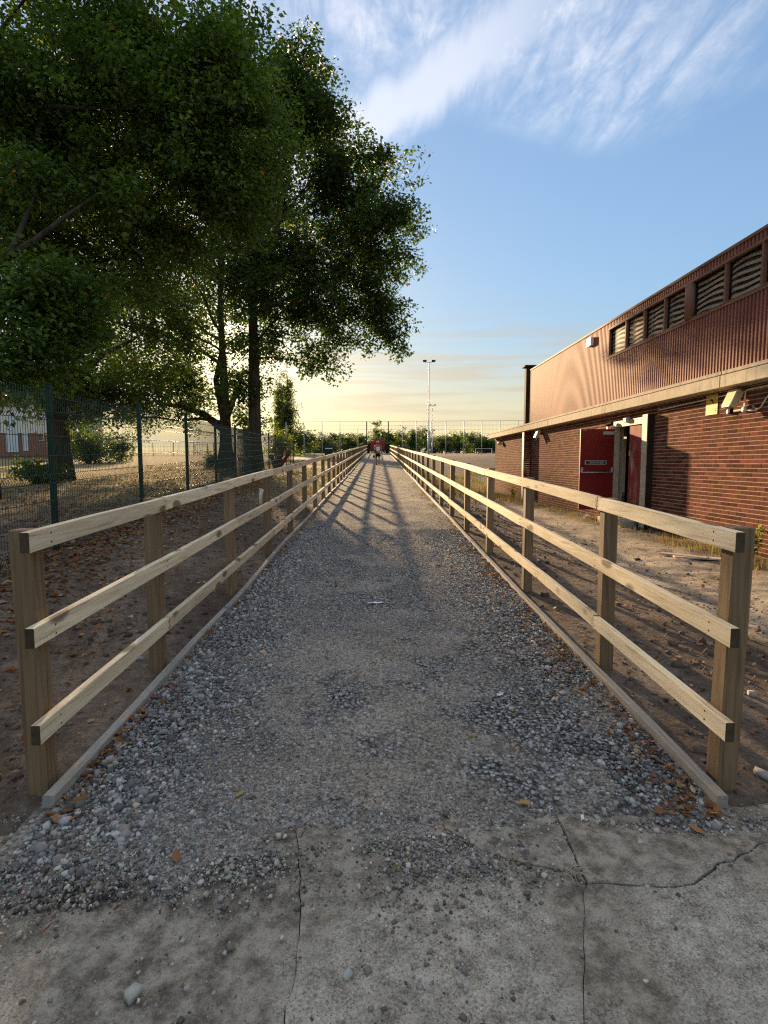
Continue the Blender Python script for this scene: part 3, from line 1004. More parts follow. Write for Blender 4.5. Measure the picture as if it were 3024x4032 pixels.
# earth clods beside the path
n = 15000
sd = rng.random(n) < 0.5
yy = 2.0 + (rng.random(n) ** 1.6) * 13
xx = np.where(sd, -1.45 - rng.gamma(1.5, 0.8, n), 1.50 + rng.gamma(1.5, 0.85, n))
k = (xx > -4.5) & (xx < 5.0) & (rng.random(n) < np.clip(0.5 + 1.4 * vnoise(xx, yy, 1.2, 31), 0.05, 1))
xx, yy = xx[k], yy[k]
S = np.clip(rng.lognormal(math.log(0.013), 0.65, len(xx)), 0.005, 0.085)
P = np.stack([xx, yy, ground_z(xx, yy) + S * 0.1], -1)
tc_ = rng.random((len(xx), 1))
C = np.array([0.055, 0.042, 0.031]) * (1 - tc_) + np.array([0.20, 0.155, 0.118]) * tc_
w = rng.random(len(xx))
C[w > 0.975] = [0.40, 0.37, 0.33]
cl_o = link('earth_clods', scatter_stones('earth_clods', P, S, C, M_CLOD, 0.7, (0.5, 0.9)))
tag(cl_o, 'lumps of dry brown soil beside the path', 'soil', kind='stuff')

LEAF5 = np.array([(0, -0.5, 0), (0.34, -0.22, 0.10), (0.46, 0.16, 0.02), (0.0, 0.55, 0.12), (-0.46, 0.16, 0.04), (-0.34, -0.22, 0.10), (0, 0.0, -0.05)])
LEAF5F = np.array([(6, 0, 1), (6, 1, 2), (6, 2, 3), (6, 3, 4), (6, 4, 5), (6, 5, 0)])


def scatter_leaves(name, P, S, C, mat, tilt=0.35):
    n = len(P)
    T = np.repeat(LEAF5[None], n, 0)
    T[:, :, 2] *= rng.uniform(-1.6, 2.4, (n, 1))
    T[:, :, :2] *= rng.uniform(0.7, 1.15, (n, 7, 1))
    T[:, :, 0] *= rng.uniform(0.45, 1.0, (n, 1))
    T = T * S[:, None, None]
    T = np.einsum('nij,nkj->nki', rand_rot(n, tilt), T)
    T[:, :, 2] -= np.minimum(T[:, :, 2].min(1), 0)[:, None] * 0.8
    V = (T + P[:, None, :]).reshape(-1, 3)
    F = (LEAF5F[None] + (np.arange(n) * 7)[:, None, None]).reshape(-1, 3)
    return np_mesh(name, V, F, mat, False, np.repeat(C, 7, 0))


LEAFC = np.array([(0.36, 0.12, 0.04), (0.28, 0.14, 0.06), (0.20, 0.10, 0.055), (0.45, 0.28, 0.13), (0.40, 0.19, 0.07), (0.52, 0.40, 0.24), (0.16, 0.075, 0.045), (0.45, 0.33, 0.07)])


def litter(n, fx, fy, fz, smin, smax, cw=None):
    xx, yy = fx(n), fy(n)
    S = rng.uniform(smin, smax, n)
    C = LEAFC[rng.choice(len(LEAFC), n, p=cw)] * rng.uniform(0.7, 1.2, (n, 1))
    return np.stack([xx, yy, fz(xx, yy) + 0.004], -1), S, C


parts = []
# along both edgings
y_ = 2.1 + 18 * rng.random(3200) ** 1.5
x_ = np.where(rng.random(3200) < 0.6, 1.375 - np.abs(rng.normal(0, 0.13, 3200)), -1.325 + np.abs(rng.normal(0, 0.07, 3200)))
kk = rng.random(3200) < np.clip(0.5 + 1.5 * vnoise(x_, y_, 1.6, 44), 0.02, 1)
x_, y_ = x_[kk], y_[kk]
parts.append((np.stack([x_, y_, path_surface(x_, y_) + 0.012], -1), rng.uniform(0.018, 0.048, len(x_)), LEAFC[rng.choice(8, len(x_), p=[.2, .2, .2, .1, .12, .06, .1, .02])]))
# bank under the mesh fence on the left
n = 7500
y_ = 3.2 + 22 * rng.random(n) ** 1.5
x_ = -3.75 - 0.068 * (y_ - 6.8) + rng.normal(0, 0.45, n)
parts.append((np.stack([x_, y_, ground_z(x_, y_) + 0.01], -1), rng.uniform(0.035, 0.085, n), LEAFC[rng.choice(8, n, p=[.2, .2, .2, .12, .12, .06, .08, .02])]))
# thinly over the earth left and right
n = 2600
y_ = 2.2 + 14 * rng.random(n) ** 1.4
x_ = np.where(rng.random(n) < 0.5, -1.5 - 2.4 * rng.random(n), 1.55 + 3.4 * rng.random(n))
parts.append((np.stack([x_, y_, ground_z(x_, y_) + 0.008], -1), rng.uniform(0.02, 0.06, n), LEAFC[rng.integers(0, 8, n)]))
n = 5000
y_ = 8 + 26 * rng.random(n) ** 1.2
x_ = -4.8 - 0.068 * (y_ - 8) - 6 * rng.random(n)
parts.append((np.stack([x_, y_, ground_z(x_, y_) + 0.008], -1), rng.uniform(0.05, 0.10, n), LEAFC[rng.choice(8, n, p=[.15, .2, .2, .15, .12, .06, .1, .02])]))
# few on the gravel and concrete
n = 150
y_ = 1.6 + 5 * rng.random(n)
x_ = rng.uniform(-1.3, 1.35, n)
parts.append((np.stack([x_, y_, np.maximum(path_surface(x_, y_), SLOPE * y_) + 0.006], -1), rng.uniform(0.015, 0.035, n), LEAFC[rng.integers(0, 8, n)]))
P, S, C = (np.concatenate([q[i] for q in parts]) for i in range(3))
lit = link('fallen_leaves', scatter_leaves('fallen_leaves', P, S, C * rng.uniform(0.5, 0.95, (len(C), 1)), M_LITTER))
tag(lit, 'dry brown and orange leaves drifted along fences and edging', 'leaves', kind='stuff')

# single leaves and stones that can be picked out in front
single = [(770, 1468, 0.06, 'dry leaf lying alone in the middle of the gravel path'), (1132, 1746, 0.06, 'curled reddish leaf where the right gravel meets the concrete'), (1450, 1752, 0.075, 'long pale brown leaf beside the end of the right edging'),
          (382, 1862, 0.06, 'orange leaf on the concrete at the foot of the left gravel'), (1502, 1795, 0.075, 'pale leaf on the concrete just past the right edging end'), (518, 1722, 0.05, 'reddish leaf among small stones left of centre at the path mouth')]
for i, (x, y, s, lb) in enumerate(single):
    q = on_path(x * 1.8228, y * 1.8228)
    z = max(float(path_surface(q.x, q.y)), SLOPE * q.y) + 0.010
    me = scatter_leaves('fallen_leaf', np.array([(0., 0., 0.)]), np.array([s]), LEAFC[[(i * 3) % 8]], M_LITTER, 0.15)
    tag(link('fallen_leaf', me, None, (q.x, q.y, z)), lb, 'leaf')
for i, (x, y, s, lb) in enumerate([(752, 2110, 0.030, 'dark stone on the concrete, left one of a close pair'), (795, 2098, 0.024, 'dark stone on the concrete, right one of a close pair'), (288, 2148, 0.034, 'pale angular stone at the lower left of the concrete'), (90, 1838, 0.05, 'flat grey stone at the left edge below the timber edging')]):
    q = on_path(x * 1.8228, y * 1.8228)
    me = scatter_stones('loose_stone', np.array([(0., 0., 0.)]), np.array([s]), stone_cols(1) * 1.1, M_STONE, 0.2)
    tag(link('loose_stone', me, None, (q.x, q.y, SLOPE * q.y + s * 0.25)), lb, 'stone')

# rubble in the broken-out hollow
n = 190
a_ = rng.uniform(0, 2 * np.pi, n)
r_ = np.sqrt(rng.random(n))
xx = HOLE[0] + 0.19 * r_ * np.cos(a_) + rng.normal(0, 0.02, n)
yy = HOLE[1] + 0.06 * r_ * np.sin(a_) + 0.25 * (xx - HOLE[0]) * 0.5 + rng.normal(0, 0.01, n)
S = np.clip(rng.lognormal(math.log(0.013), 0.45, n), 0.005, 0.032)
P = np.stack([xx, yy, SLOPE * yy - 0.010 + S * 0.1], -1)
tag(link('rubble', scatter_stones('rubble', P, S, stone_cols(n) * [0.62, 0.58, 0.52], M_STONE)), 'dark rubble filling a broken hollow at the left of the concrete', 'rubble', kind='stuff')

# twigs and stalks on the soil
V, F = [], []
nt_ = 420
ty_ = 2.2 + 9 * rng.random(nt_) ** 1.4
tx_ = np.where(rng.random(nt_) < 0.55, -1.5 - 2.3 * rng.random(nt_), 1.55 + 2.6 * rng.random(nt_))
tzz = ground_z(tx_, ty_)
mbt = MB()
for i in range(nt_):
    an, L_ = random.uniform(0, math.pi), random.uniform(0.04, 0.22)
    d_ = Vector((math.cos(an), math.sin(an), 0)) * L_ / 2
    p_ = Vector((tx_[i], ty_[i], tzz[i] + 0.008))
    k_ = random.uniform(0.4, 1.3)
    mbt.tube([p_ - d_, p_ + Vector((random.uniform(-.1, .1) * L_, random.uniform(-.1, .1) * L_, 0.012)), p_ + d_], [0.003, 0.0026, 0.0012], 4, cap=False, c=(0.20 * k_, 0.15 * k_, 0.10 * k_))
tag(mbt.build('twigs', M_CLOD), 'dry twigs and stalks strewn over the soil', 'twigs', kind='stuff')

# dry tuft in the main crack, small scraps on the gravel
q = on_path(1232 * 1.8228, 1888 * 1.8228)
tf = thing('dry_tuft', 'pale dry grass tuft rooted in the main crack of the concrete', 'grass', (q.x, q.y, SLOPE * q.y))
for i in range(14):
    an, L_ = random.uniform(-2.6, 0.6), random.uniform(0.03, 0.085)
    e = Vector((math.cos(an) * L_, math.sin(an) * L_, random.uniform(0.004, 0.03)))
    b0 = q + Vector((random.uniform(-.03, .02), random.uniform(-.008, .008), 0))
    MB().tube([b0 + Vector((0, 0, -0.01)), b0 + e * 0.5 + Vector((0, 0, 0.014)), b0 + e], [0.0022, 0.0018, 0.0006], 4, c=(0.42, 0.36, 0.26)).build('blade', M_CLOD, tf)


def scrap(name, px, py, w, l, colr, label, cat, rz):
    q = on_path(px * 1.8228, py * 1.8228)
    z = max(float(path_surface(q.x, q.y)), SLOPE * q.y) + 0.012
    V = []
    for i in range(5):
        for j in range(3):
            V.append(((i / 4 - 0.5) * l, (j / 2 - 0.5) * w * (1 - 0.3 * abs(i - 2) / 2), 0.006 * math.sin(i * 1.9 + j * 2.3)))
    F = [(i * 3 + j, i * 3 + j + 1, (i + 1) * 3 + j + 1, (i + 1) * 3 + j) for i in range(4) for j in range(2)]
    o = link(name, MB().add(V, F, colr).mesh(name, M_CLOTH), None, (q.x, q.y, z))
    o.rotation_euler.z = rz
    tag(o, label, cat)


scrap('plastic_scrap', 812, 1306, 0.04, 0.16, (0.72, 0.76, 0.82), 'white plastic strip lying across the middle of the path', 'scrap', 0.2)
scrap('paper_scrap', 1080, 1506, 0.03, 0.06, (0.66, 0.64, 0.58), 'small crumpled pale scrap on the right half of the path', 'scrap', 1.0)
scrap('paper_scrap', 1258, 1771, 0.014, 0.035, (0.85, 0.84, 0.80), 'tiny white scrap where the gravel meets the concrete at right', 'scrap', 1.3)

# ------------------------------------------------------------------ brick hall on the right
XW, XF, XC = 6.18, 5.88, 5.95
hall = thing('sports_hall', 'long brick hall with maroon ribbed upper wall and strip windows beside the path', 'building', (XW, 14.0, 0.0))
WY0, WY1 = 5.0, 29.3
DY0, DY1, DZ0, DZ1 = 12.74, 14.53, 0.30, 2.52       # door opening
mb = MB()
mb.box(XW + 0.006, XW + 0.22, WY0, DY0, -0.5, 2.78)
mb.box(XW + 0.006, XW + 0.22, DY1, WY1 - 0.006, -0.5, 2.78)
mb.box(XW + 0.006, XW + 0.22, DY0, DY1, -0.5, DZ0)
mb.box(XW + 0.006, XW + 0.22, DY0, DY1, DZ1, 2.78)
mb.box(XW + 0.22, 15.0, WY1 - 0.22, WY1 - 0.006, -0.5, 2.78)
wall = mb.build('wall', M_MORTAR, hall)


def brick_col():
    t = random.random()
    a, b = (0.100, 0.034, 0.022), (0.178, 0.066, 0.042)
    c = [a[i] * (1 - t) + b[i] * t for i in range(3)]
    if random.random() < 0.16:
        c = [x * random.uniform(0.5, 0.75) for x in c]
    elif random.random() < 0.12:
        c = [x * random.uniform(1.25, 1.5) for x in c]
    return tuple(c)


bl = []
nz = int(2.79 / 0.075)
for r in range(-2, nz):
    z = r * 0.075 + 0.005
    y = WY0 - (0.1125 if r % 2 else 0.0)
    while y < WY1 - 0.05:
        y0, y1 = y + 0.005, min(y + 0.22, WY1)
        y += 0.225
        if y0 < WY0:
            continue
        if z + 0.065 > DZ0 - 0.01 and z < DZ1 and y1 > DY0 and y0 < DY1:
            if y0 < DY0 - 0.04:
                y1 = DY0
            elif y1 > DY1 + 0.04:
                y0 = DY1
            else:
                continue
        bl.append((y0, y1, z))
vis = sorted([b for b in bl if b[0] > 8.75 and b[2] > 0.55 and b[2] < 2.62], key=lambda b: b[0])[:300]
visset = set(vis)
bvar = []
for i in range(24):
    m_ = MB()
    m_.box(0, 0.10, 0, 0.215, 0, 0.061, brick_col())
    bvar.append(m_.mesh('brick', M_BRICK))
half = {}
for (y0, y1, z) in vis:
    if y1 - y0 > 0.21:
        me = random.choice(bvar)
    else:
        m_ = MB()
        m_.box(0, 0.10, 0, y1 - y0, 0, 0.061, brick_col())
        me = m_.mesh('brick', M_BRICK)
    link('brick', me, wall, (XW + random.uniform(-0.0015, 0.0015), y0, z))
mb = MB()
for b in bl:
    if b not in visset:
        mb.box(XW + random.uniform(-0.0015, 0.0015), XW + 0.1, b[0], b[1], b[2], b[2] + 0.061, brick_col())
y = 0
for r in range(-2, nz):                       # far gable end
    x = XW + 0.0
    while x < 9.5:
        mb.box(x + 0.005, x + 0.22, WY1 - 0.1, WY1 + 0.0, r * 0.075 + 0.005, r * 0.075 + 0.07, brick_col())
        x += 0.225
tag(mb.build('brickwork', M_BRICK, wall), kind='stuff')

# concrete eaves: units about 4.85 m long
for y0, y1 in ((0.0, 4.84), (4.85, 9.67), (9.68, 14.52), (14.53, 19.40), (19.41, 24.32), (24.33, 29.55)):
    m_ = MB()
    m_.cbox((XF + 0.3, (y0 + y1) / 2, 2.895), (0.60, y1 - y0 - 0.008, 0.205), 0.008)
    u = m_.build('eaves_slab', M_FASC, hall)
    m_ = MB()
    m_.cbox((XF + 0.30, (y0 + y1) / 2, 3.045), (0.56, y1 - y0 - 0.012, 0.058), 0.004)
    m_.build('flashing', M_FASC, u)
MB().box(XF + 0.5, 15, 21.9, 29.5, 2.90, 3.02).build('lower_roof', M_ROOFF, hall)

# ribbed cladding in sheets of ten ribs
PITCH_R = 0.09


def sheet(y0, nr, z0, z1):
    pts = []
    for k in range(nr):
        a = k * PITCH_R
        pts += [(0.055, a), (0.055, a + 0.036), (0.0, a + 0.044), (0.0, a + 0.082), (0.055, a + 0.0899)]
    V = [(XC + x, y0 + yy_, z) for z in (z0, z1) for x, yy_ in pts]
    m = len(pts)
    return MB().add(V, [(i, i + 1, m + i + 1, m + i) for i in range(m - 1)])


CT = 5.075
WIN_Y1 = 14.62
y = WIN_Y1
while y < 21.85:
    sheet(y, 9, 3.07, CT).build('cladding_sheet', M_CLAD, hall)
    y += 9 * PITCH_R
CY1 = y
y = WIN_Y1
while y > 4.2:
    y -= 9 * PITCH_R
    sheet(y, 9, 3.07, 4.175).build('cladding_sheet', M_CLAD, hall)
    sheet(y, 9, 4.945, CT).build('cladding_strip', M_CLAD, hall)
CY0 = y
# upper storey body, roof and trims
mb = MB()
mb.box(XC + 0.13, 15, CY0, CY1 - 0.02, 2.95, CT - 0.03)
mb.build('upper_wall', noisy('brown_backing', (0.10, 0.075, 0.052), (0.16, 0.12, 0.085), 3, 0.8, 0.1, bstr=0), hall)
mb = MB()
mb.box(XC - 0.02, 15, CY0 - .1, CY1 + 0.03, CT, CT + 0.05)
mb.build('roof_trim', M_TRIM, hall)
mb = MB()
mb.box(XC - 0.004, XC + 0.25, CY1 - 0.02, CY1 + 0.02, 3.07, CT - 0.002)
mb.build('corner_trim', M_TRIM, hall)
mb = MB()
mb.box(XC - 0.015, XC + 0.10, CY0, WIN_Y1, 4.175, 4.225)
mb.box(XC - 0.022, XC + 0.10, CY0, WIN_Y1, 4.226, 4.24)
mb.build('window_sill', M_TRIM, hall)
mb = MB()
mb.box(XC - 0.015, XC + 0.10, CY0, WIN_Y1, 4.90, 4.944)
mb.build('window_head', M_TRIM, hall)
mull = [14.60, 13.62, 12.70, 11.81, 10.87, 9.78, 8.85, 7.93, 7.0, 6.0, 5.05]
for i, y in enumerate(mull):
    w = 0.11 if i == 4 else 0.024
    m_ = MB()
    if i == 4:
        m_.tube([(XC + 0.02, y, 4.24), (XC + 0.02, y, 4.90)], 0.10, 14)
        m_.build('column', M_TRIM, hall, True)
    else:
        m_.box(XC - 0.004, XC + 0.09, y - w, y + w, 4.24, 4.90)
        m_.build('mullion', M_TRIM, hall)
M_REFL = noisy('pale_reflection', (0.42, 0.32, 0.23), (0.52, 0.40, 0.29), 2, 0.6, 0.3, bstr=0)
for a, b in zip(mull[1:], mull[:-1]):
    y0, y1 = a + 0.04, b - 0.04
    if abs(a - 10.87) < .01:
        y0 = a + 0.10
    if abs(b - 10.87) < .01:
        y1 = b - 0.10
    win = MB()
    for (q0, q1, z0, z1) in ((y0, y1, 4.24, 4.255), (y0, y1, 4.885, 4.90), (y0, y0 + 0.012, 4.255, 4.885), (y1 - 0.012, y1, 4.255, 4.885)):
        win.box(XC + 0.05, XC + 0.08, q0, q1, z0, z1)
    wo_ = win.build('window', M_DARK, hall)
    MB().box(XC + 0.060, XC + 0.066, y0 + 0.012, y1 - 0.012, 4.255, 4.885).build('pane', M_GLASS, wo_)
    for k in range(6):
        z = 4.29 + k * 0.103
        V, F = [], []
        nseg = 10
        for j in range(nseg + 1):
            t = j / nseg
            wv = 0.016 * math.sin(t * 5 + k * 0.7 + y0 * 3) + 0.02 * (1 - t) ** 3 * -1.5
            yy_ = y0 + 0.03 + (y1 - y0 - 0.06) * t
            for (x, zz) in ((0.072, 0.0), (0.090, 0.058), (0.095, 0.058), (0.077, 0.0)):
                V.append((XC + x, yy_, z + zz + wv))
        for j in range(nseg):
            for q in range(4):
                F.append((j * 4 + q, j * 4 + (q + 1) % 4, (j + 1) * 4 + (q + 1) % 4, (j + 1) * 4 + q))
        F += [(0, 1, 2, 3), tuple(nseg * 4 + q for q in range(4))]
        MB().add(V, F).build('reflection_slat', M_REFL, wo_)  # pale wavy slats built in place of striped reflections in the glass
# black vent stack rising from the lower roof
mb = MB()
mb.cbox((6.20, 23.2, 4.2), (0.25, 0.30, 2.4), 0.02)
st = mb.build('vent_stack', M_DARK, hall)
mb = MB()
mb.cbox((6.30, 23.2, 5.44), (0.62, 0.5, 0.07), 0.01)
mb.build('cap', M_DARK, st)
# brick fin with a white edge board
mb = MB()
for r in range(-2, nz):
    mb.box(XF + 0.025, XW - 0.002, 22.5, 22.72, r * 0.075 + 0.004, r * 0.075 + 0.070, brick_col())
fin = mb.build('fin_wall', M_BRICK, hall)
MB().box(XF + 0.0, XF + 0.022, 22.49, 22.73, -0.1, 2.74).build('edge_board', M_WHITEP, fin)
# door frame, leaves and step
mb = MB()
mb.box(XW - 0.05, XW + 0.08, 14.44, 14.53, DZ0, 2.47)
mb.box(XW - 0.06, XW + 0.08, 12.741, 14.529, 2.42, 2.57)
dfr = mb.build('door_frame', M_FRAME, hall)
M_JAMBSHADE = noisy('jamb_shade_brown', (0.02, 0.014, 0.010), (0.035, 0.025, 0.018), 4, 0.6, 0.3, bstr=0)
MB().box(XW - 0.14, XW + 0.06, 12.50, 12.70, 0.05, 2.60).build('jamb_box', M_JAMBSHADE, dfr)  # dark colour carries the jamb's shaded side; cream board marks its lit face
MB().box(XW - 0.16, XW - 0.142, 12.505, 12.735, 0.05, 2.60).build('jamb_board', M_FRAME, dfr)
MB().box(XW + 0.5, XW + 2.2, 12.2, 15.0, 0.25, 2.78).build('unlit_lobby_block', M_INT, hall)  # solid near-black block stands in for the unlit space behind the doorway
mb = MB()
mb.box(XW - 0.06, XW + 0.4, 12.76, 14.50, 0.16, 0.298)
mb.box(XW - 0.45, XW - 0.001, 13.0, 14.4, -0.3, 0.14)
mb.build('step', M_FASC, hall)
# leaf held open at right angles to the wall
mb = MB()
mb.cbox((XW - 0.49, 14.49, 1.345), (0.875, 0.045, 2.08), 0.003)
dr = mb.build('door', M_RED, hall)
dr['label'] = 'open red door leaf showing its inner side'
ydf = 14.467
mb = MB()
mb.cbox((XW - 0.20, ydf - 0.018, 2.28), (0.30, 0.034, 0.085), 0.004)
mb.build('door_closer', M_GALV, dr)
mb = MB()
mb.cbox((XW - 0.82, ydf - 0.004, 2.36), (0.10, 0.006, 0.02), 0.001)
mb.build('number_plate', M_GALV, dr)
mb = MB()
mb.cbox((XW - 0.88, ydf - 0.03, 1.33), (0.05, 0.06, 0.14), 0.012)
mb.build('bar_housing', M_GALV, dr)
mb = MB()
mb.cbox((XW - 0.10, ydf - 0.03, 1.33), (0.05, 0.06, 0.14), 0.012)
mb.build('bar_housing', M_GALV, dr)
mb = MB()
mb.tube([(XW - 0.88, ydf - 0.05, 1.27), (XW - 0.10, ydf - 0.05, 1.27)], 0.014, 8)
mb.build('push_bar', M_GALV, dr, True)
sg = MB()
sg.cbox((XW - 0.52, ydf - 0.004, 1.525), (0.56, 0.008, 0.10), 0.002, colr=(0.55, 0.55, 0.52))
sgo = sg.build('push_sign', M_PLAIN, dr)
MB().cbox((XW - 0.52, ydf - 0.010, 1.525), (0.52, 0.004, 0.066), 0.0, colr=(0.012, 0.03, 0.022)).build('sign_face', M_PLAIN, sgo)
# blurred white lettering on the sign face
fc = bpy.data.curves.new('lettering', 'FONT')
fc.body = 'Push bar to open'
fc.size = 0.052
fc.align_x = 'CENTER'
fc.align_y = 'CENTER'
fc.extrude = 0.0008
fc.materials.append(M_WHITEP)
fo = bpy.data.objects.new('lettering_curve', fc)
col.objects.link(fo)
bpy.context.view_layer.update()
fme = bpy.data.meshes.new_from_object(fo.evaluated_get(bpy.context.evaluated_depsgraph_get()))
bpy.data.objects.remove(fo)
bpy.data.curves.remove(fc)
fo = bpy.data.objects.new('lettering', fme)
col.objects.link(fo)
fo.parent = sgo
fo.location = Vector((XW - 0.495, ydf - 0.0135, 1.525)) - OFF[sgo]
fo.rotation_euler = (math.pi / 2, 0, 0)
# closed weathered leaf
mb = MB()
mb.cbox((XW - 0.005, 13.20, 1.37), (0.045, 0.90, 2.10), 0.003)
d2 = mb.build('door', M_REDW, hall)
d2['label'] = 'closed weathered red door leaf with peeling paint'
MB().cbox((XW - 0.035, 13.60, 1.75), (0.016, 0.05, 0.13), 0.002).build('lock_plate', M_GALV, d2)
MB().cbox((XW - 0.032, 12.78, 1.4), (0.03, 0.05, 2.05), 0.003).build('stile', M_FRAME, d2)


def floodlight(y, x, z, label):
    t = thing('wall_floodlight', label, 'light', (XW, y, z))
    R_ = Matrix.Rotation(math.radians(24), 3, 'Y')
    MB().cbox((x, y, z), (0.13, 0.26, 0.30), 0.012, R_).build('housing', M_YELLOWED, t)
    MB().cbox((x - 0.072, y, z - 0.03), (0.012, 0.21, 0.23), 0.003, R_).build('lens', M_WHITEP, t)
    MB().tube([(x + 0.03, y, z + 0.10), (XW + 0.004, y, z + 0.16)], 0.022, 8).build('bracket', M_GALV, t)
    MB().cbox((x - 0.02, y, z - 0.20), (0.06, 0.07, 0.09), 0.012).build('sensor', M_DARK, t)
    return t


floodlight(9.52, 6.02, 2.585, 'yellowed floodlight under the eaves beside the yellow warning sign')
floodlight(21.1, 6.03, 2.60, 'floodlight under the eaves left of the open red door')
t = thing('globe_lamp', 'small round white lamp near the far corner of the brick hall', 'light', (XW, 27.75, 2.5))
mb = MB()
mb.lathe([(0.0, -0.11), (0.06, -0.10), (0.10, -0.05), (0.11, 0.0), (0.10, 0.05), (0.06, 0.09)], (6.06, 27.75, 2.5), 'z', 14)
mb.build('globe', M_WHITEP, t, True)
MB().tube([(6.06, 27.75, 2.60), (6.18, 27.75, 2.62)], 0.03, 8).build('arm', M_DARK, t)
t = thing('security_camera', 'small dark camera on a white bracket above the open red door', 'camera', (XW, 14.72, 2.45))
MB().cbox((6.08, 14.72, 2.44), (0.10, 0.08, 0.14), 0.01).build('bracket', M_WHITEP, t)
MB().tube([(6.0, 14.65, 2.50), (6.05, 14.45, 2.52)], 0.045, 10).build('body', M_DARK, t)
t = thing('junction_box', 'white box on the head of the door frame above the dark opening', 'box', (XW, 13.75, 2.58))
MB().cbox((6.10, 13.72, 2.555), (0.10, 0.16, 0.11), 0.008).build('casing', M_WHITEP, t)
MB().cbox((6.045, 13.72, 2.555), (0.012, 0.14, 0.09), 0.002).build('lid', M_WHITEP, t)
t = thing('alarm_box', 'pale box fixed high on the ribbed cladding left of the windows', 'box', (XC, 15.75, 4.85))
MB().cbox((XC - 0.05, 15.75, 4.84), (0.10, 0.30, 0.22), 0.01).build('cover', M_WHITEP, t)
MB().cbox((XC - 0.105, 15.75, 4.80), (0.012, 0.10, 0.05), 0.002).build('strobe', M_GALV, t)
# yellow warning sign
t = thing('warning_sign', 'square yellow warning sign with a dark symbol under the eaves', 'sign', (XW, 10.36, 2.57))
MB().cbox((XW - 0.008, 10.36, 2.575), (0.006, 0.36, 0.36), 0.001, colr=(0.62, 0.44, 0.05)).build('plate', M_PLAIN, t)
mb = MB()
xs_ = XW - 0.0135
bolt = [(10.44, 2.70), (10.36, 2.70), (10.30, 2.63), (10.33, 2.63), (10.26, 2.575), (10.36, 2.615), (10.33, 2.625), (10.41, 2.66)]
mb.add([(xs_, q, z) for q, z in bolt] + [(xs_ + 0.003, q, z) for q, z in bolt], [tuple(range(8)), tuple(range(15, 7, -1))] + [(i, 8 + i, 8 + (i + 1) % 8, (i + 1) % 8) for i in range(8)], (0.03, 0.03, 0.02))
mb.build('symbol', M_PLAIN, t)
mb = MB()
for k, (q0, q1) in enumerate(((10.22, 10.34), (10.24, 10.31))):
    mb.cbox((xs_, (q0 + q1) / 2, 2.50 - k * 0.035), (0.003, q1 - q0, 0.014), 0, colr=(0.30, 0.22, 0.03))
mb.build('text_line', M_PLAIN, t)
# conduit
t = thing('conduit', 'white surface conduit with round boxes along the top of the brick wall', 'pipe', (XW, 9.6, 2.5))
xq = XW - 0.025
MB().tube([(xq, 12.3, 2.66), (xq, 9.40, 2.71)], 0.012, 6).build('pipe', M_WHITEP, t)
MB().tube([(xq, 9.40, 2.40), (xq, 9.40, 2.70), (xq, 9.36, 2.72), (xq, 6.0, 2.74)], 0.014, 6).build('pipe', M_WHITEP, t)
MB().tube([(xq, 9.80, 2.40), (xq, 9.42, 2.40)], 0.020, 6).build('pipe', M_WHITEP, t)
MB().tube([(xq, 9.38, 2.385), (xq, 9.12, 2.36), (xq, 9.0, 2.40), (xq, 8.86, 2.55), (xq, 8.7, 2.60), (xq, 6.0, 2.63)], 0.013, 6).build('pipe', M_WHITEP, t)
for yq in (9.81, 9.40):
    MB().lathe([(0.045, -0.025), (0.045, 0.02), (0.035, 0.028)], (XW - 0.025, yq, 2.40), 'x', 12).build('round_box', M_WHITEP, t, True)

# ------------------------------------------------------------------ green mesh fence on the left
def mesh_x(Y):
    return -3.90 - 0.0682 * (Y - 6.78)


mf = thing('mesh_fence', 'tall dark green welded mesh fence with steel posts in front of the trees', 'fence', (mesh_x(6.78), 6.78, 0.33))
pm = MB()
pm.cbox((0, 0, 0.92), (0.06, 0.06, 2.34), 0.004)
pmesh = pm.mesh('post', M_GREENP)
cm = MB()
cm.cbox((0, 0, 0), (0.066, 0.066, 0.02), 0.004)
cmesh = cm.mesh('post_cap', M_GREENP)
mys = [3.78 + 3.0 * i for i in range(14)]
HM = 2.02


def mesh_base(Y):
    return 0.345 + 0.0262 * (Y - 6.78)


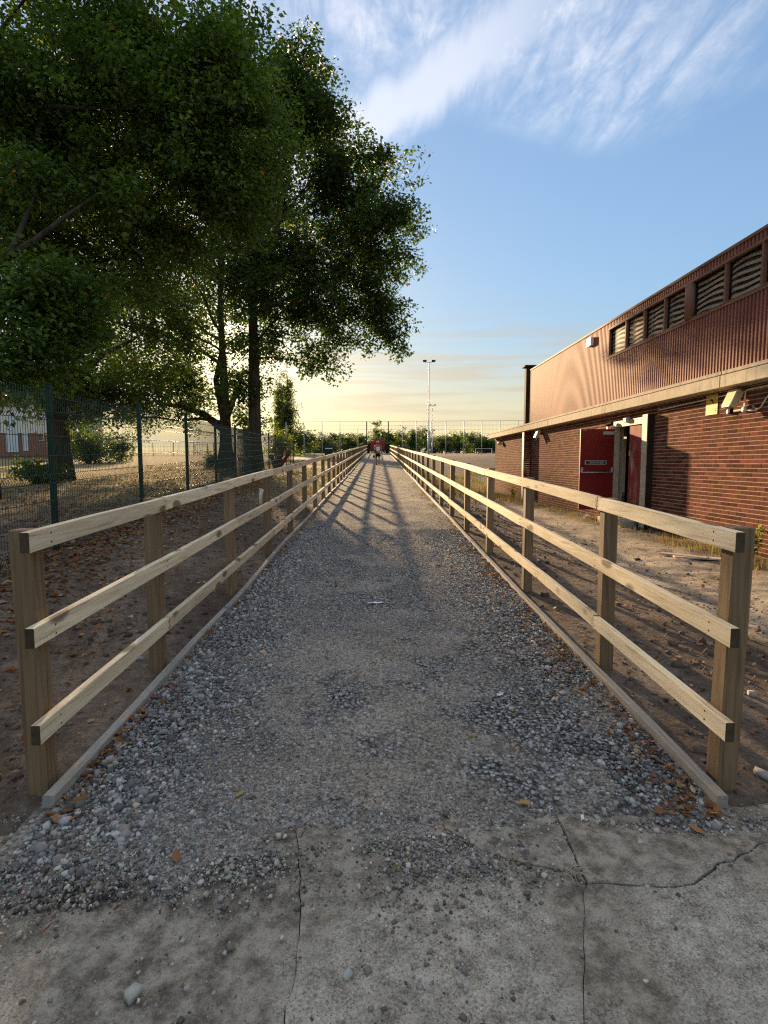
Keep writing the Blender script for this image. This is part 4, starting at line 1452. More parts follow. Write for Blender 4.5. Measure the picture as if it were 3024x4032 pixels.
for y in mys:
    o = link('post', pmesh, mf, (mesh_x(y), y, mesh_base(y)))
    link('post_cap', cmesh, o, (mesh_x(y), y, mesh_base(y) + 2.095))
for y0, y1 in zip(mys[:-1], mys[1:]):
    V, F = [], []

    def wire(p, q, r, n=3):
        p, q = np.array(p, float), np.array(q, float)
        d = q - p
        d /= np.linalg.norm(d)
        a = np.array((0, 0, 1.0)) if abs(d[2]) < 0.9 else np.array((1.0, 0, 0))
        u = np.cross(d, a)
        u /= np.linalg.norm(u)
        w = np.cross(d, u)
        b = len(V)
        for e in (p, q):
            for k in range(n):
                an = 2 * math.pi * k / n
                V.append(e + (u * math.cos(an) + w * math.sin(an)) * r)
        for k in range(n):
            F.append((b + k, b + (k + 1) % n, b + n + (k + 1) % n, b + n + k))
    rr = 0.0036 if y0 < 10 else 0.0048
    step = 0.05 if y0 < 20 else 0.10
    if y0 > 31:
        step = 0.2
    folds = (0.22, 0.98, 1.72)
    prof = [(0.03, 0)]
    for fz in folds:
        prof += [(fz - 0.05, 0), (fz, 0.028), (fz + 0.05, 0)]
    prof.append((HM, 0))
    ny2 = int(3.0 / step)
    for i in range(1, ny2):
        y = y0 + i * step
        zb = mesh_base(y)
        for (za, oa), (zb2, ob) in zip(prof[:-1], prof[1:]):
            wire((mesh_x(y) + 0.035 + oa, y, zb + za), (mesh_x(y) + 0.035 + ob, y, zb + zb2), rr)
    hz_ = [0.05, 0.17, 0.27, 0.48, 0.72, 0.93, 1.03, 1.25, 1.48, 1.67, 1.77, 1.94]
    for z in hz_:
        wire((mesh_x(y0) + 0.039, y0, mesh_base(y0) + z), (mesh_x(y1) + 0.039, y1, mesh_base(y1) + z), rr * 1.15, 4)
    off = OFF[mf]
    V = np.array(V) - np.array(off)
    me = np_mesh('mesh_panel', V, np.array(F), M_WIRE)
    link('mesh_panel', me, mf)

# ------------------------------------------------------------------ trees
RHOMB = np.array([(0, 0, 0), (0.30, 0.45, 0.06), (0, 1.0, -0.08), (-0.30, 0.45, 0.06)])
RHF = np.array([(0, 1, 2, 3)])
LOBE = np.array([(0, 0, 0), (0.42, 0.18, 0.03), (0.24, 0.40, 0.0), (0.50, 0.68, -0.08), (0.0, 1.0, -0.12), (-0.50, 0.68, -0.08), (-0.24, 0.40, 0.0), (-0.42, 0.18, 0.03)])
LOBF = np.array([(0, 1, 2, 6), (0, 6, 7, 0), (2, 3, 4, 6), (4, 5, 6, 4)])
LOBF3 = np.array([(0, 1, 2), (0, 2, 6), (0, 6, 7), (2, 3, 4), (2, 4, 6), (4, 5, 6)])


def leaf_cloud(name, centres, radii, per, size, tint, mat=None, droop=0.35, lobed=False, off=None, flat=0.6):
    """leaves spread through clump volumes"""
    nC = len(centres)
    cnt = np.maximum(3, (per * (radii / radii.mean()) ** 2).astype(int))
    ci = np.repeat(np.arange(nC), cnt)
    n = len(ci)
    d = rng.normal(0, 1, (n, 3))
    d /= np.linalg.norm(d, axis=1)[:, None]
    r = rng.random(n) ** 0.5
    mid_ = centres.mean(0)
    ax = centres - mid_
    ax /= np.linalg.norm(ax, axis=1)[:, None] + 1e-6
    ax = ax + rng.normal(0, 0.5, (nC, 3)) + np.array([0, 0, -0.15])
    ax /= np.linalg.norm(ax, axis=1)[:, None]
    loc = d * np.array([1, 1, flat]) * 0.62
    al = (loc * ax[ci]).sum(1)[:, None]
    loc = loc + ax[ci] * al * 1.7
    P = centres[ci] + loc * (r * radii[ci])[:, None] * 1.15
    # leaf frame: mostly lying out and down
    ang = rng.uniform(0, 2 * np.pi, n)
    out = np.stack([np.cos(ang), np.sin(ang), rng.normal(-droop, 0.45, n)], -1) + d * 0.5
    out /= np.linalg.norm(out, axis=1)[:, None]
    up = np.array([0, 0, 1.0]) + rng.normal(0, 0.55, (n, 3))
    side = np.cross(out, up)
    side /= np.linalg.norm(side, axis=1)[:, None] + 1e-9
    nrm = np.cross(side, out)
    S = size * rng.uniform(0.65, 1.25, n)
    T = LOBE if lobed else RHOMB
    V = P[:, None, :] + (T[None, :, 0, None] * side[:, None, :] + T[None, :, 1, None] * out[:, None, :] + T[None, :, 2, None] * nrm[:, None, :]) * S[:, None, None]
    Fb = LOBF3 if lobed else RHF
    F = (Fb[None] + (np.arange(n) * len(T))[:, None, None]).reshape(-1, Fb.shape[1])
    clump = rng.uniform(0.75, 1.3, nC)[ci]
    t = rng.random((n, 1))
    C = np.array(tint[0]) * (1 - t) + np.array(tint[1]) * t
    C = C * clump[:, None] * rng.uniform(0.6, 1.5, (n, 1))
    yel = rng.random(n) < 0.012
    C[yel] = np.array([0.30, 0.16, 0.03]) * rng.uniform(0.6, 1.2, (yel.sum(), 1))
    V = V.reshape(-1, 3)
    if off is not None:
        V = V - np.array(off)
    return np_mesh(name, V, F, mat or M_LEAF, False, np.repeat(C, len(T), 0))


def n3(P, s, seed=0):
    return (vnoise(P[:, 0], P[:, 1], s, seed) + vnoise(P[:, 1] + 31.0, P[:, 2], s, seed + 1) + vnoise(P[:, 2] + 57.0, P[:, 0], s, seed + 2)) * 0.8


def ell_pts(n, c, r, shell=0.36, carve=None):
    """points through a lobe with a lumpy outline and hollow pockets"""
    m = int(n * 1.9) + 4
    d = rng.normal(0, 1, (m, 3))
    d /= np.linalg.norm(d, axis=1)[:, None]
    sd = int(abs(c[0] * 7 + c[2] * 13)) % 50
    lump = 0.98 + 0.85 * n3(d * 2.0 + 9.0, 1.1, sd)
    P = np.array(c) + d * ((rng.random(m) ** shell) * np.clip(lump, 0.55, 1.35))[:, None] * np.array(r)
    if carve:
        key = n3(P + 40.0, carve, sd + 3) + 0.6 * n3(P + 11.0, carve * 2.3, sd + 7) + rng.normal(0, 0.06, m)
        return P[np.argsort(-key)[:n]]
    return P[:n]


def px_ell(px, py, Y, rpx, rpy, depth=None):
    """crown lobe whose middle lies behind photo pixel (px,py) at distance Y, sizes in metres from its apparent size"""
    c = at_y(px, py, Y)
    k = Y / FPX
    rx, rz = rpx * k, rpy * k
    return (c.x, c.y, c.z), (rx, depth if depth else max(rx, rz) * 0.85, rz)


def bez(a, b, c, n):
    out = []
    for i in range(n + 1):
        t = i / n
        out.append(a * (1 - t) ** 2 + b * 2 * t * (1 - t) + c * t * t)
    return out


def make_tree(name, label, base, trunk_r, trunk_h, lobes, leaf, per, tint, cr=(0.5, 0.95), group=None, lean=(0, 0), lobed=False, limbs=None, nl=0.22, cat='tree', trunk_n=9, droop=0.35, scaf=13, carve=True):
    base = Vector(base)
    t = thing(name, label, cat, base, group)
    # trunk
    top = base + Vector((lean[0], lean[1], trunk_h))
    pts, rad = [], []
    n = trunk_n
    ph = random.uniform(0, 6)
    for i in range(n + 1):
        s = i / n
        p = base.lerp(top, s) + Vector((0.10 * math.sin(ph + 4 * s), 0.10 * math.cos(ph + 3.3 * s), 0)) * trunk_r * 3 * s
        pts.append(p + Vector((0, 0, -0.3 if i == 0 else 0)))
        rad.append(trunk_r * (1.0 - 0.82 * s ** 0.85) * (1.45 if i == 0 else 1.0) * random.uniform(0.94, 1.06))
    MB().tube(pts, rad, 12).build('trunk', M_BARK, t, True)
    # clump centres
    cs, rs = [], []
    for (c, r, m) in lobes:
        cs.append(ell_pts(m, c, r, carve=0.55 / max(0.6, (r[0] + r[2]) / 7) if carve else None))
        rs.append(rng.uniform(cr[0], cr[1], m) * rng.choice([0.7, 1.0, 1.25], m))
        mo = max(2, m // 7)
        dd = rng.normal(0, 1, (mo, 3))
        dd /= np.linalg.norm(dd, axis=1)[:, None]
        cs.append(np.array(c) + dd * rng.uniform(0.98, 1.22, (mo, 1)) * np.array(r))
        rs.append(rng.uniform(cr[0] * 0.6, cr[0], mo))
    cs, rs = np.concatenate(cs), np.concatenate(rs)
    mb = MB()
    K = min(len(cs), scaf)
    pick = [int(rng.integers(len(cs)))]
    dist = np.linalg.norm(cs - cs[pick[0]], axis=1)
    while len(pick) < K:
        pick.append(int(dist.argmax()))
        dist = np.minimum(dist, np.linalg.norm(cs - cs[pick[-1]], axis=1))
    nodes = [pts[k] for k in range(n // 3, n + 1)]
    nrad = [rad[k] * 0.4 for k in range(n // 3, n + 1)]
    for pk in pick:
        c = Vector(cs[pk])
        hh = (c.z - base.z) / trunk_h
        s = min(0.9, max(0.22, 0.18 + 0.5 * hh + random.uniform(-0.12, 0.08)))
        k = s * n
        i = min(n - 1, int(k))
        a = pts[i].lerp(pts[i + 1], k - i)
        c = a.lerp(c, 0.86)
        L_ = (c - a).length
        mid = a.lerp(c, 0.5) + Vector((random.uniform(-.12, .12) * L_, random.uniform(-.12, .12) * L_, random.uniform(0.02, 0.2) * L_))
        r0 = min(trunk_r * (1 - 0.75 * s) * 0.55, 0.011 * L_ + 0.012)
        q = bez(a, mid, c, 7)
        q = [p + Vector((random.uniform(-1, 1), random.uniform(-1, 1), random.uniform(-1, 1))) * (0.018 * L_ if 0 < e < 7 else 0) for e, p in enumerate(q)]
        mb.tube(q, [r0 * (1 - 0.82 * (e / 7)) + 0.004 for e in range(8)], 6, cap=False)
        for e in range(2, 8):
            nodes.append(q[e])
            nrad.append(r0 * (1 - 0.82 * (e / 7)) * 0.55 + 0.003)
    NP = np.array([tuple(p) for p in nodes])
    sel = rng.random(len(cs)) < nl * 2.2
    for c in cs[sel]:
        e = int(np.argmin(np.linalg.norm(NP - c, axis=1)))
        a, c = nodes[e], Vector(c)
        L_ = (c - a).length
        mid = a.lerp(c, 0.5) + Vector((random.uniform(-.15, .15), random.uniform(-.15, .15), random.uniform(-.05, .15))) * L_
        r0 = min(nrad[e], 0.008 * L_ + 0.008)
        mb.tube([a, mid, c, c + (c - mid) * 0.5], [r0, r0 * 0.7, r0 * 0.4 + 0.002, 0.003], 4, cap=False)
    for lb in (limbs or []):
        mb.tube([Vector(p) for p in lb[0]], lb[1], 9)
    mb.build('limbs', M_BARK, t, True)
    me = leaf_cloud('crown', cs, rs, per, leaf, tint, lobed=lobed, off=base, droop=droop)
    link('crown', me, t)
    return t


def tz(x, y):
    return float(terrain(x, y))


G_DARK = ((0.042, 0.074, 0.014), (0.095, 0.14, 0.030))
G_MID = ((0.045, 0.088, 0.018), (0.11, 0.17, 0.040))
G_OLIVE = ((0.050, 0.070, 0.016), (0.11, 0.13, 0.034))
G_COOL = ((0.026, 0.052, 0.014), (0.060, 0.10, 0.028))

# tall oak nearest to the path
Y = 30.0
b = at_y(1005, 1859, Y)
lob = [(*px_ell(1030, 690, Y, 270, 360), 280), (*px_ell(1170, 440, Y, 140, 150), 60), (*px_ell(1320, 690, Y, 150, 130), 70), (*px_ell(1270, 360, Y, 65, 75), 14), (*px_ell(1230, 200, Y, 50, 60), 8), (*px_ell(1290, 510, Y, 70, 80), 14), (*px_ell(1110, 280, Y, 75, 105), 18),
       (*px_ell(1500, 640, Y, 100, 60), 20), (*px_ell(1440, 850, Y, 190, 130), 85), (*px_ell(1560, 860, Y, 100, 45), 18), (*px_ell(1430, 1040, Y, 170, 110), 70), (*px_ell(1460, 1210, Y, 150, 90), 42),
       (*px_ell(1540, 1340, Y, 60, 60), 10), (*px_ell(1330, 1300, Y, 150, 80), 36), (*px_ell(1250, 1420, Y, 90, 50), 9), (*px_ell(1060, 1100, Y, 260, 160), 120), (*px_ell(1060, 1370, Y, 170, 80), 26), (*px_ell(950, 1540, Y, 90, 50), 8), (*px_ell(1180, 1180, Y, 200, 140), 70)]
make_tree('oak_tree', 'tall dark oak whose crown reaches out over the path', (b.x, b.y, tz(b.x, b.y)), 0.40, 17.5, lob, 0.20, 84, G_COOL, (0.5, 1.0), nl=0.14, trunk_n=11)

# broad tree with low limbs behind the mesh fence
Y = 36.0
b = at_y(891, 1844, Y)
lob = [(*px_ell(720, 900, Y, 420, 420), 330), (*px_ell(760, 1330, Y, 330, 160), 90), (*px_ell(520, 1480, Y, 200, 90), 60), (*px_ell(700, 1560, Y, 160, 90), 46), (*px_ell(960, 1660, Y, 80, 40), 12), (*px_ell(430, 1300, Y, 260, 180), 74), (*px_ell(850, 1480, Y, 260, 110), 40), (*px_ell(480, 1640, Y, 220, 60), 34)]
lm = [([at_y(880, 1690, Y), at_y(800, 1630, Y), at_y(720, 1600, Y), at_y(620, 1590, Y)], [0.28, 0.22, 0.16, 0.08]), ([at_y(890, 1650, Y), at_y(930, 1540, Y), at_y(960, 1450, Y)], [0.24, 0.16, 0.08]), ([at_y(880, 1640, Y), at_y(850, 1500, Y), at_y(870, 1380, Y)], [0.25, 0.18, 0.10])]
make_tree('broadleaf_tree', 'broad tree with low spreading limbs left of the tall oak', (b.x, b.y, tz(b.x, b.y)), 0.46, 13.0, lob, 0.21, 62, G_DARK, (0.6, 1.1), limbs=lm, nl=0.12)

# thick trunked tree behind the first fence post
Y = 22.6
b = at_y(253, 1893, Y)
lob = [(*px_ell(230, 760, Y, 430, 520), 420), (*px_ell(330, 1400, Y, 300, 150), 95), (*px_ell(120, 1500, Y, 180, 110), 60), (*px_ell(520, 1560, Y, 140, 60), 30), (*px_ell(350, 1590, Y, 160, 60), 36), (*px_ell(560, 1250, Y, 240, 180), 110)]
lm = [([at_y(262, 1560, Y), at_y(300, 1480, Y), at_y(400, 1400, Y), at_y(520, 1340, Y)], [0.22, 0.18, 0.12, 0.05])]
make_tree('broadleaf_tree', 'thick trunked tree just behind the nearest green fence post', (b.x, b.y, tz(b.x, b.y)), 0.34, 12.0, lob, 0.15, 66, G_DARK, (0.4, 0.85), limbs=lm, nl=0.12)

# near tree whose trunk stands outside the frame
Y = 14.0
bx_, by_ = -10.2, 14.5
lob = [(*px_ell(300, 120, Y, 420, 260, 2.8), 240), (*px_ell(640, 250, Y, 330, 230, 2.4), 170), (*px_ell(850, 340, Y, 170, 190, 2.0), 90), (*px_ell(640, 540, Y, 280, 170, 2.0), 110), (*px_ell(960, 560, Y, 150, 190, 1.6), 70), (*px_ell(780, 760, Y, 240, 130, 1.6), 80), (*px_ell(960, 840, Y, 130, 110, 1.3), 36), (*px_ell(620, 900, Y, 170, 90, 1.3), 40), (*px_ell(930, 200, 15, 90, 140, 1.6), 36), (*px_ell(240, 640, Y, 330, 230, 2.6), 150), (*px_ell(80, 800, 13, 200, 200, 1.6), 70), (*px_ell(60, 300, 13, 260, 300, 2.0), 110), (*px_ell(420, 980, 14, 260, 160, 1.8), 80),
       (*px_ell(90, 1170, 11.0, 120, 70, 0.9), 26), (*px_ell(240, 1230, 11.3, 130, 60, 0.8), 24), (*px_ell(340, 1290, 11.5, 80, 60, 0.7), 12), (*px_ell(120, 1340, 10.8, 150, 60, 0.8), 24), (*px_ell(60, 1470, 10.5, 90, 70, 0.8), 16), (*px_ell(230, 1440, 10.8, 70, 60, 0.6), 9), (*px_ell(330, 1120, 11.5, 130, 60, 1.0), 18), (*px_ell(150, 720, 11.5, 90, 70, 0.7), 16), (*px_ell(430, 740, 12, 90, 70, 0.7), 16)]
lm = [([Vector((bx_, by_, 4.0)), at_y(-60, 1130, 11), at_y(60, 960, 11), at_y(150, 740, 11.5)], [0.16, 0.10, 0.06, 0.012]),
      ([at_y(20, 1020, 11), at_y(130, 950, 11), at_y(260, 850, 11.3), at_y(450, 720, 12)], [0.075, 0.055, 0.036, 0.008]),
      ([Vector((bx_, by_, 6.5)), at_y(200, 420, 13), at_y(640, 440, 13.5)], [0.12, 0.06, 0.02])]
make_tree('maple_tree', 'near leafy tree at the left edge with bare pale limbs showing', (bx_, by_, tz(bx_, by_)), 0.36, 12.5, lob, 0.125, 74, G_MID, (0.35, 0.7), limbs=lm, nl=0.04, lobed=False)

# two slender poplars
for i, (px, top, Y, hw) in enumerate(((1105, 1470, 112, 22), (1135, 1456, 108, 24))):
    b = at_y(px, 1790, Y)
    c = at_y(px, (top + 1790) / 2, Y)
    hh = (1790 - top) / FPX * Y
    lob = [((b.x, Y, c.z + 0.5), (hw * 0.8 * Y / FPX, 1.0, hh * 0.50), 150), ((b.x, Y, b.z + hh * 0.32), (hw * 1.4 * Y / FPX, 1.6, hh * 0.28), 90)]
    make_tree('poplar_tree', ['slender poplar, the left one of the pair beyond the oak', 'slender poplar, the right and taller one of the pair beyond the oak'][i], (b.x, b.y, tz(b.x, b.y)), 0.22, hh * 0.9, lob, 0.42, 19, ((0.07, 0.09, 0.028), (0.14, 0.16, 0.055)), (0.5, 0.9), group='slender poplars', nl=0.15, droop=-0.3, carve=False, scaf=6)

# mid-distance shrubs and small trees on the left
def shrub(px, py, Y, rx, rz, label, tint, per=60, leaf=0.14, n=40, group=None, cr=(0.3, 0.5)):
    c = at_y(px, py, Y)
    zb = tz(c.x, c.y)
    k = Y / FPX
    t = thing('shrub', label, 'shrub', (c.x, c.y, zb), group)
    cs = ell_pts(n, (c.x, c.y, zb + rz * k * 0.95), (rx * k, rx * k * 0.8, rz * k))
    cs[:, 2] = np.maximum(cs[:, 2], zb + 0.15)
    rs = rng.uniform(cr[0], cr[1], n)
    mb = MB()
    for q in cs[::3]:
        mb.tube([Vector((c.x + random.uniform(-.1, .1), c.y, zb - 0.1)), Vector((c.x, c.y, zb)).lerp(Vector(q), 0.55), Vector(q)], [0.03, 0.02, 0.006], 5, cap=False)
    mb.build('stems', M_BARK, t, True)
    link('foliage', leaf_cloud('foliage', cs, rs, per, leaf, tint, off=(c.x, c.y, zb)), t)


shrub(140, 1810, 20.5, 75, 50, 'dark rounded shrub at the foot of the thick trunk', G_MID, 70, 0.13, 34)
shrub(345, 1760, 44, 90, 70, 'dense dark bush in the field behind the mesh fence', G_DARK, 60, 0.22, 60, cr=(0.5, 0.9))
shrub(470, 1760, 50, 70, 60, 'bush with yellow green leaves in the sunlit field', G_OLIVE, 50, 0.24, 40, cr=(0.5, 0.9))
shrub(1100, 1700, 60, 50, 60, 'yellow green bush below the poplars at the end of the mesh fence', ((0.09, 0.12, 0.02), (0.17, 0.19, 0.035)), 60, 0.24, 40, cr=(0.5, 0.9))
shrub(1185, 1745, 112, 55, 55, 'low dark thicket right of the poplars', G_DARK, 55, 0.42, 60, cr=(0.7, 1.2))
shrub(830, 1800, 38, 35, 26, 'small bush at the foot of the broad tree', G_DARK, 50, 0.14, 20)

# distant treeline: one tree at a time
ONES = ['first', 'second', 'third', 'fourth', 'fifth', 'sixth', 'seventh', 'eighth', 'ninth', 'tenth', 'eleventh', 'twelfth', 'thirteenth', 'fourteenth', 'fifteenth', 'sixteenth', 'seventeenth', 'eighteenth', 'nineteenth']


def ordinal(i):
    if i < 19:
        return ONES[i]
    t_, o_ = divmod(i + 1, 10)
    return {2: ('twentieth', 'twenty'), 3: ('thirtieth', 'thirty'), 4: ('fortieth', 'forty')}[t_][0 if o_ == 0 else 1] + ('' if o_ == 0 else ' ' + ONES[o_ - 1])


tl = []
x = 1150
while x < 2080:
    top = {0: 1700}.get(0)
    top = np.interp(x, [1150, 1225, 1280, 1350, 1440, 1520, 1580, 1640, 1690, 1740, 1800, 1860, 1900, 1960, 2080], [1730, 1722, 1712, 1697, 1692, 1692, 1680, 1684, 1700, 1706, 1700, 1704, 1712, 1716, 1712]) + random.uniform(-13, 11)
    tl.append((x, top, random.uniform(205, 310), random.uniform(22, 52)))
    x += random.uniform(24, 36)
for i, (px, top, Y, hw) in enumerate(tl):
    c = at_y(px, 1784, Y)
    zb = tz(c.x, c.y)
    hh = at_y(px, top, Y).z - zb
    k = Y / FPX
    lob = [((c.x, Y, zb + hh * 0.62), (hw * k, hw * k * 0.8, hh * 0.34), 34), ((c.x + random.uniform(-1, 1), Y, zb + hh * 0.30), (hw * k * 1.1, hw * k * 0.8, hh * 0.30), 40)]
    make_tree('distant_tree', 'green tree of the distant treeline behind the netting, %s from its left end' % ordinal(i), (c.x, c.y, zb), 0.22, hh * 0.75, lob, 0.80, 26, [G_DARK, G_OLIVE, G_COOL][i % 3], (0.9, 1.9), group='trees of the distant treeline', nl=0.10, trunk_n=4)
c = at_y(1480, 1784, 230)
zb = tz(c.x, c.y)
hh = at_y(1480, 1655, 230).z - zb
make_tree('distant_tree', 'thin pointed tree standing above the treeline at the end of the path', (c.x, c.y, zb), 0.2, hh * 0.9, [((c.x, c.y, zb + hh * 0.6), (1.9, 1.6, hh * 0.42), 40)], 0.7, 20, G_MID, (0.7, 1.1), nl=0.2)

# ------------------------------------------------------------------ tall netting, masts, goals
net = thing('ball_stop_netting', 'tall netting on slim posts across the far end of the path', 'netting', (0, 96, float(path_z(96))))
posts = [1128, 1198, 1269, 1339, 1409, 1444, 1529, 1584, 1639, 1697, 1755, 1826, 1896, 1967, 2038, 2108]
tops = []
for px in posts:
    Yp = 95.0
    bb = at_y(px, 1784, Yp)
    tp = at_y(px, 1661 - (px - 1200) * 0.006, Yp)
    gate = px in (1444, 1529)
    r = 0.085 if gate else 0.06
    m_ = MB()
    m_.tube([(bb.x, Yp, tz(bb.x, Yp) - 0.3), (bb.x, Yp, tp.z)], r, 8)
    m_.build('post', M_DARK if gate else M_GALV, net, True)
    tops.append((bb.x, tp.z, tz(bb.x, Yp)))
for (xa, za, ga), (xb, zb, gb) in zip(tops[:-1], tops[1:]):
    V, F = [], []
    m_ = MB()
    for k in range(9):
        s = k / 8
        m_.tube([(xa, 95.0, za - s * (za - ga)), (xb, 95.0, zb - s * (zb - gb))], 0.012 if k else 0.022, 4, cap=False)
    nv = max(2, int((xb - xa) / 0.55))
    for k in range(1, nv):
        s = k / nv
        m_.tube([(xa + (xb - xa) * s, 95.0, za + (zb - za) * s), (xa + (xb - xa) * s, 95.0, ga + (gb - ga) * s)], 0.006, 3, cap=False)
    m_.build('net_panel', M_WIRE, net)


def mast(px, top, Y, label):
    bb = at_y(px, 1784, Y)
    g = tz(bb.x, Y)
    tp = at_y(px, top, Y)
    t = thing('floodlight_mast', label, 'floodlight mast', (bb.x, Y, g), 'floodlight masts')
    m_ = MB()
    m_.tube([(bb.x, Y, g - 0.3), (bb.x, Y, g + 3.6), (bb.x, Y, g + 3.61), (bb.x, Y, tp.z)], [0.17, 0.16, 0.10, 0.07], 10)
    m_.build('pole', M_GALV, t, True)
    m_ = MB()
    m_.tube([(bb.x - 0.85, Y, tp.z + 0.05), (bb.x, Y, tp.z - 0.05), (bb.x + 0.85, Y, tp.z + 0.05)], 0.05, 6)
    m_.build('crossarm', M_GALV, t)
    for s in (-1, 1):
        m_ = MB()
        m_.cbox((bb.x + s * 0.70, Y, tp.z + 0.20), (0.62, 0.5, 0.24), 0.04, Matrix.Rotation(s * 0.06, 3, 'Y'))
        m_.build('lamp_head', M_DARK, t)


mast(1687, 1426, 90.0, 'tall floodlight mast with two lamp heads, the nearer of two')
mast(1702, 1597, 172.0, 'smaller looking floodlight mast, the farther of two')


def goal(px, py, Y, w, h, label):
    c = at_y(px, py, Y)
    g = tz(c.x, Y)
    t = thing('football_goal', label, 'goal', (c.x, Y, g))
    for s in (-1, 1):
        MB().tube([(c.x + s * w / 2, Y, g), (c.x + s * w / 2, Y, g + h)], 0.06, 6).build('upright', M_WHITEP, t)
        MB().tube([(c.x + s * w / 2, Y, g + h), (c.x + s * w / 2, Y + 1.2, g)], 0.03, 5).build('stay', M_WHITEP, t)
    MB().tube([(c.x - w / 2 - .05, Y, g + h), (c.x + w / 2 + .05, Y, g + h)], 0.06, 6).build('crossbar', M_WHITEP, t)


goal(793, 1789, 105, 2.3, 1.75, 'small white football goal in the field behind the broad tree')
goal(1195, 1784, 150, 4.4, 1.1, 'low white goal frame left of the dark green container')
goal(1905, 1784, 180, 5.2, 1.6, 'white goal frame near the far corner of the hall')

# far pitch fence on the left
pf = thing('pitch_fence', 'low dark wire fence across the field behind the trees', 'fence', (-25, 80, tz(-25, 80)))
xs_f = np.linspace(-46, -6, 15)
for x in xs_f:
    MB().tube([(x, 80, tz(x, 80) - 0.2), (x, 80, tz(x, 80) + 1.9)], 0.05, 6).build('post', M_DARK, pf)
for a, b in zip(xs_f[:-1], xs_f[1:]):
    m_ = MB()
    for z in (0.1, 0.7, 1.3, 1.85):
        m_.tube([(a, 80, tz(a, 80) + z), (b, 80, tz(b, 80) + z)], 0.015, 4, cap=False)
    for k in range(1, 16):
        x = a + (b - a) * k / 16
        m_.tube([(x, 80, tz(x, 80) + 0.05), (x, 80, tz(x, 80) + 1.85)], 0.008, 3, cap=False)
    m_.build('wire_panel', M_WIRE, pf)

# ------------------------------------------------------------------ house at the far left
HY = 62.0
hx0, hx1 = at_y(-160, 1700, HY).x, at_y(262, 1700, HY).x
hg = tz((hx0 + hx1) / 2, HY)
M_HBRICK = noisy('house_brick', (0.20, 0.10, 0.075), (0.30, 0.16, 0.115), 14, 0.9, 0.15, stretch=(1, 1, 3))
M_RENDER = noisy('white_render', (0.62, 0.60, 0.54), (0.72, 0.70, 0.64), 3, 0.9, 0.15)
M_BLUEG = noisy('pale_blue_glazing', (0.42, 0.52, 0.62), (0.55, 0.64, 0.72), 1.5, 0.2, 0.6, bstr=0)
M_TILE = noisy('roof_tile', (0.10, 0.085, 0.08), (0.16, 0.13, 0.115), 6, 0.9, 0.1)
hs = thing('house', 'two storey house with brick below and white render above, behind the mesh fence', 'building', ((hx0 + hx1) / 2, HY, hg))
zmid, ztop = at_y(60, 1705, HY).z, at_y(60, 1590, HY).z
MB().box(hx0, hx1, HY, HY + 8, hg - 0.5, zmid).build('lower_wall', M_HBRICK, hs)
MB().box(hx0 - 0.03, hx1 + 0.03, HY - 0.03, HY + 8.03, zmid + 0.001, ztop).build('upper_wall', M_RENDER, hs)
rf = MB()
rf.add([(hx0 - .5, HY - .5, ztop), (hx1 + .5, HY - .5, ztop), (hx1 + .5, HY + 8.5, ztop), (hx0 - .5, HY + 8.5, ztop), (hx0 - .5, HY + 4, ztop + 2.6), (hx1 + .5, HY + 4, ztop + 2.6)], [(0, 1, 5, 4), (2, 3, 4, 5), (1, 2, 5), (3, 0, 4), (3, 2, 1, 0)])
rf.build('roof', M_TILE, hs)
for (a, b, z0, z1, mt) in ((28, 66, 1780, 1640, M_BLUEG), (86, 112, 1668, 1650, M_GLASS), (92, 108, 1775, 1706, M_BLUEG), (150, 172, 1735, 1706, M_GLASS), (-60, -20, 1735, 1706, M_GLASS), (-60, -20, 1668, 1640, M_GLASS), (150, 180, 1668, 1640, M_GLASS)):
    p0, p1 = at_y(a, z0, HY - 0.08), at_y(b, z1, HY - 0.08)
    fr_ = MB()
    w_ = 0.06
    for (x0, x1, q0, q1) in ((p0.x, p1.x, p0.z, p0.z + w_), (p0.x, p1.x, p1.z - w_, p1.z), (p0.x, p0.x + w_, p0.z + w_, p1.z - w_), (p1.x - w_, p1.x, p0.z + w_, p1.z - w_)):
        fr_.box(x0, x1, HY - 0.10, HY - 0.035, q0, q1)
    w = fr_.build('window', M_WHITEP, hs)
    MB().box(p0.x + w_, p1.x - w_, HY - 0.07, HY - 0.045, p0.z + w_, p1.z - w_).build('pane', mt, w)

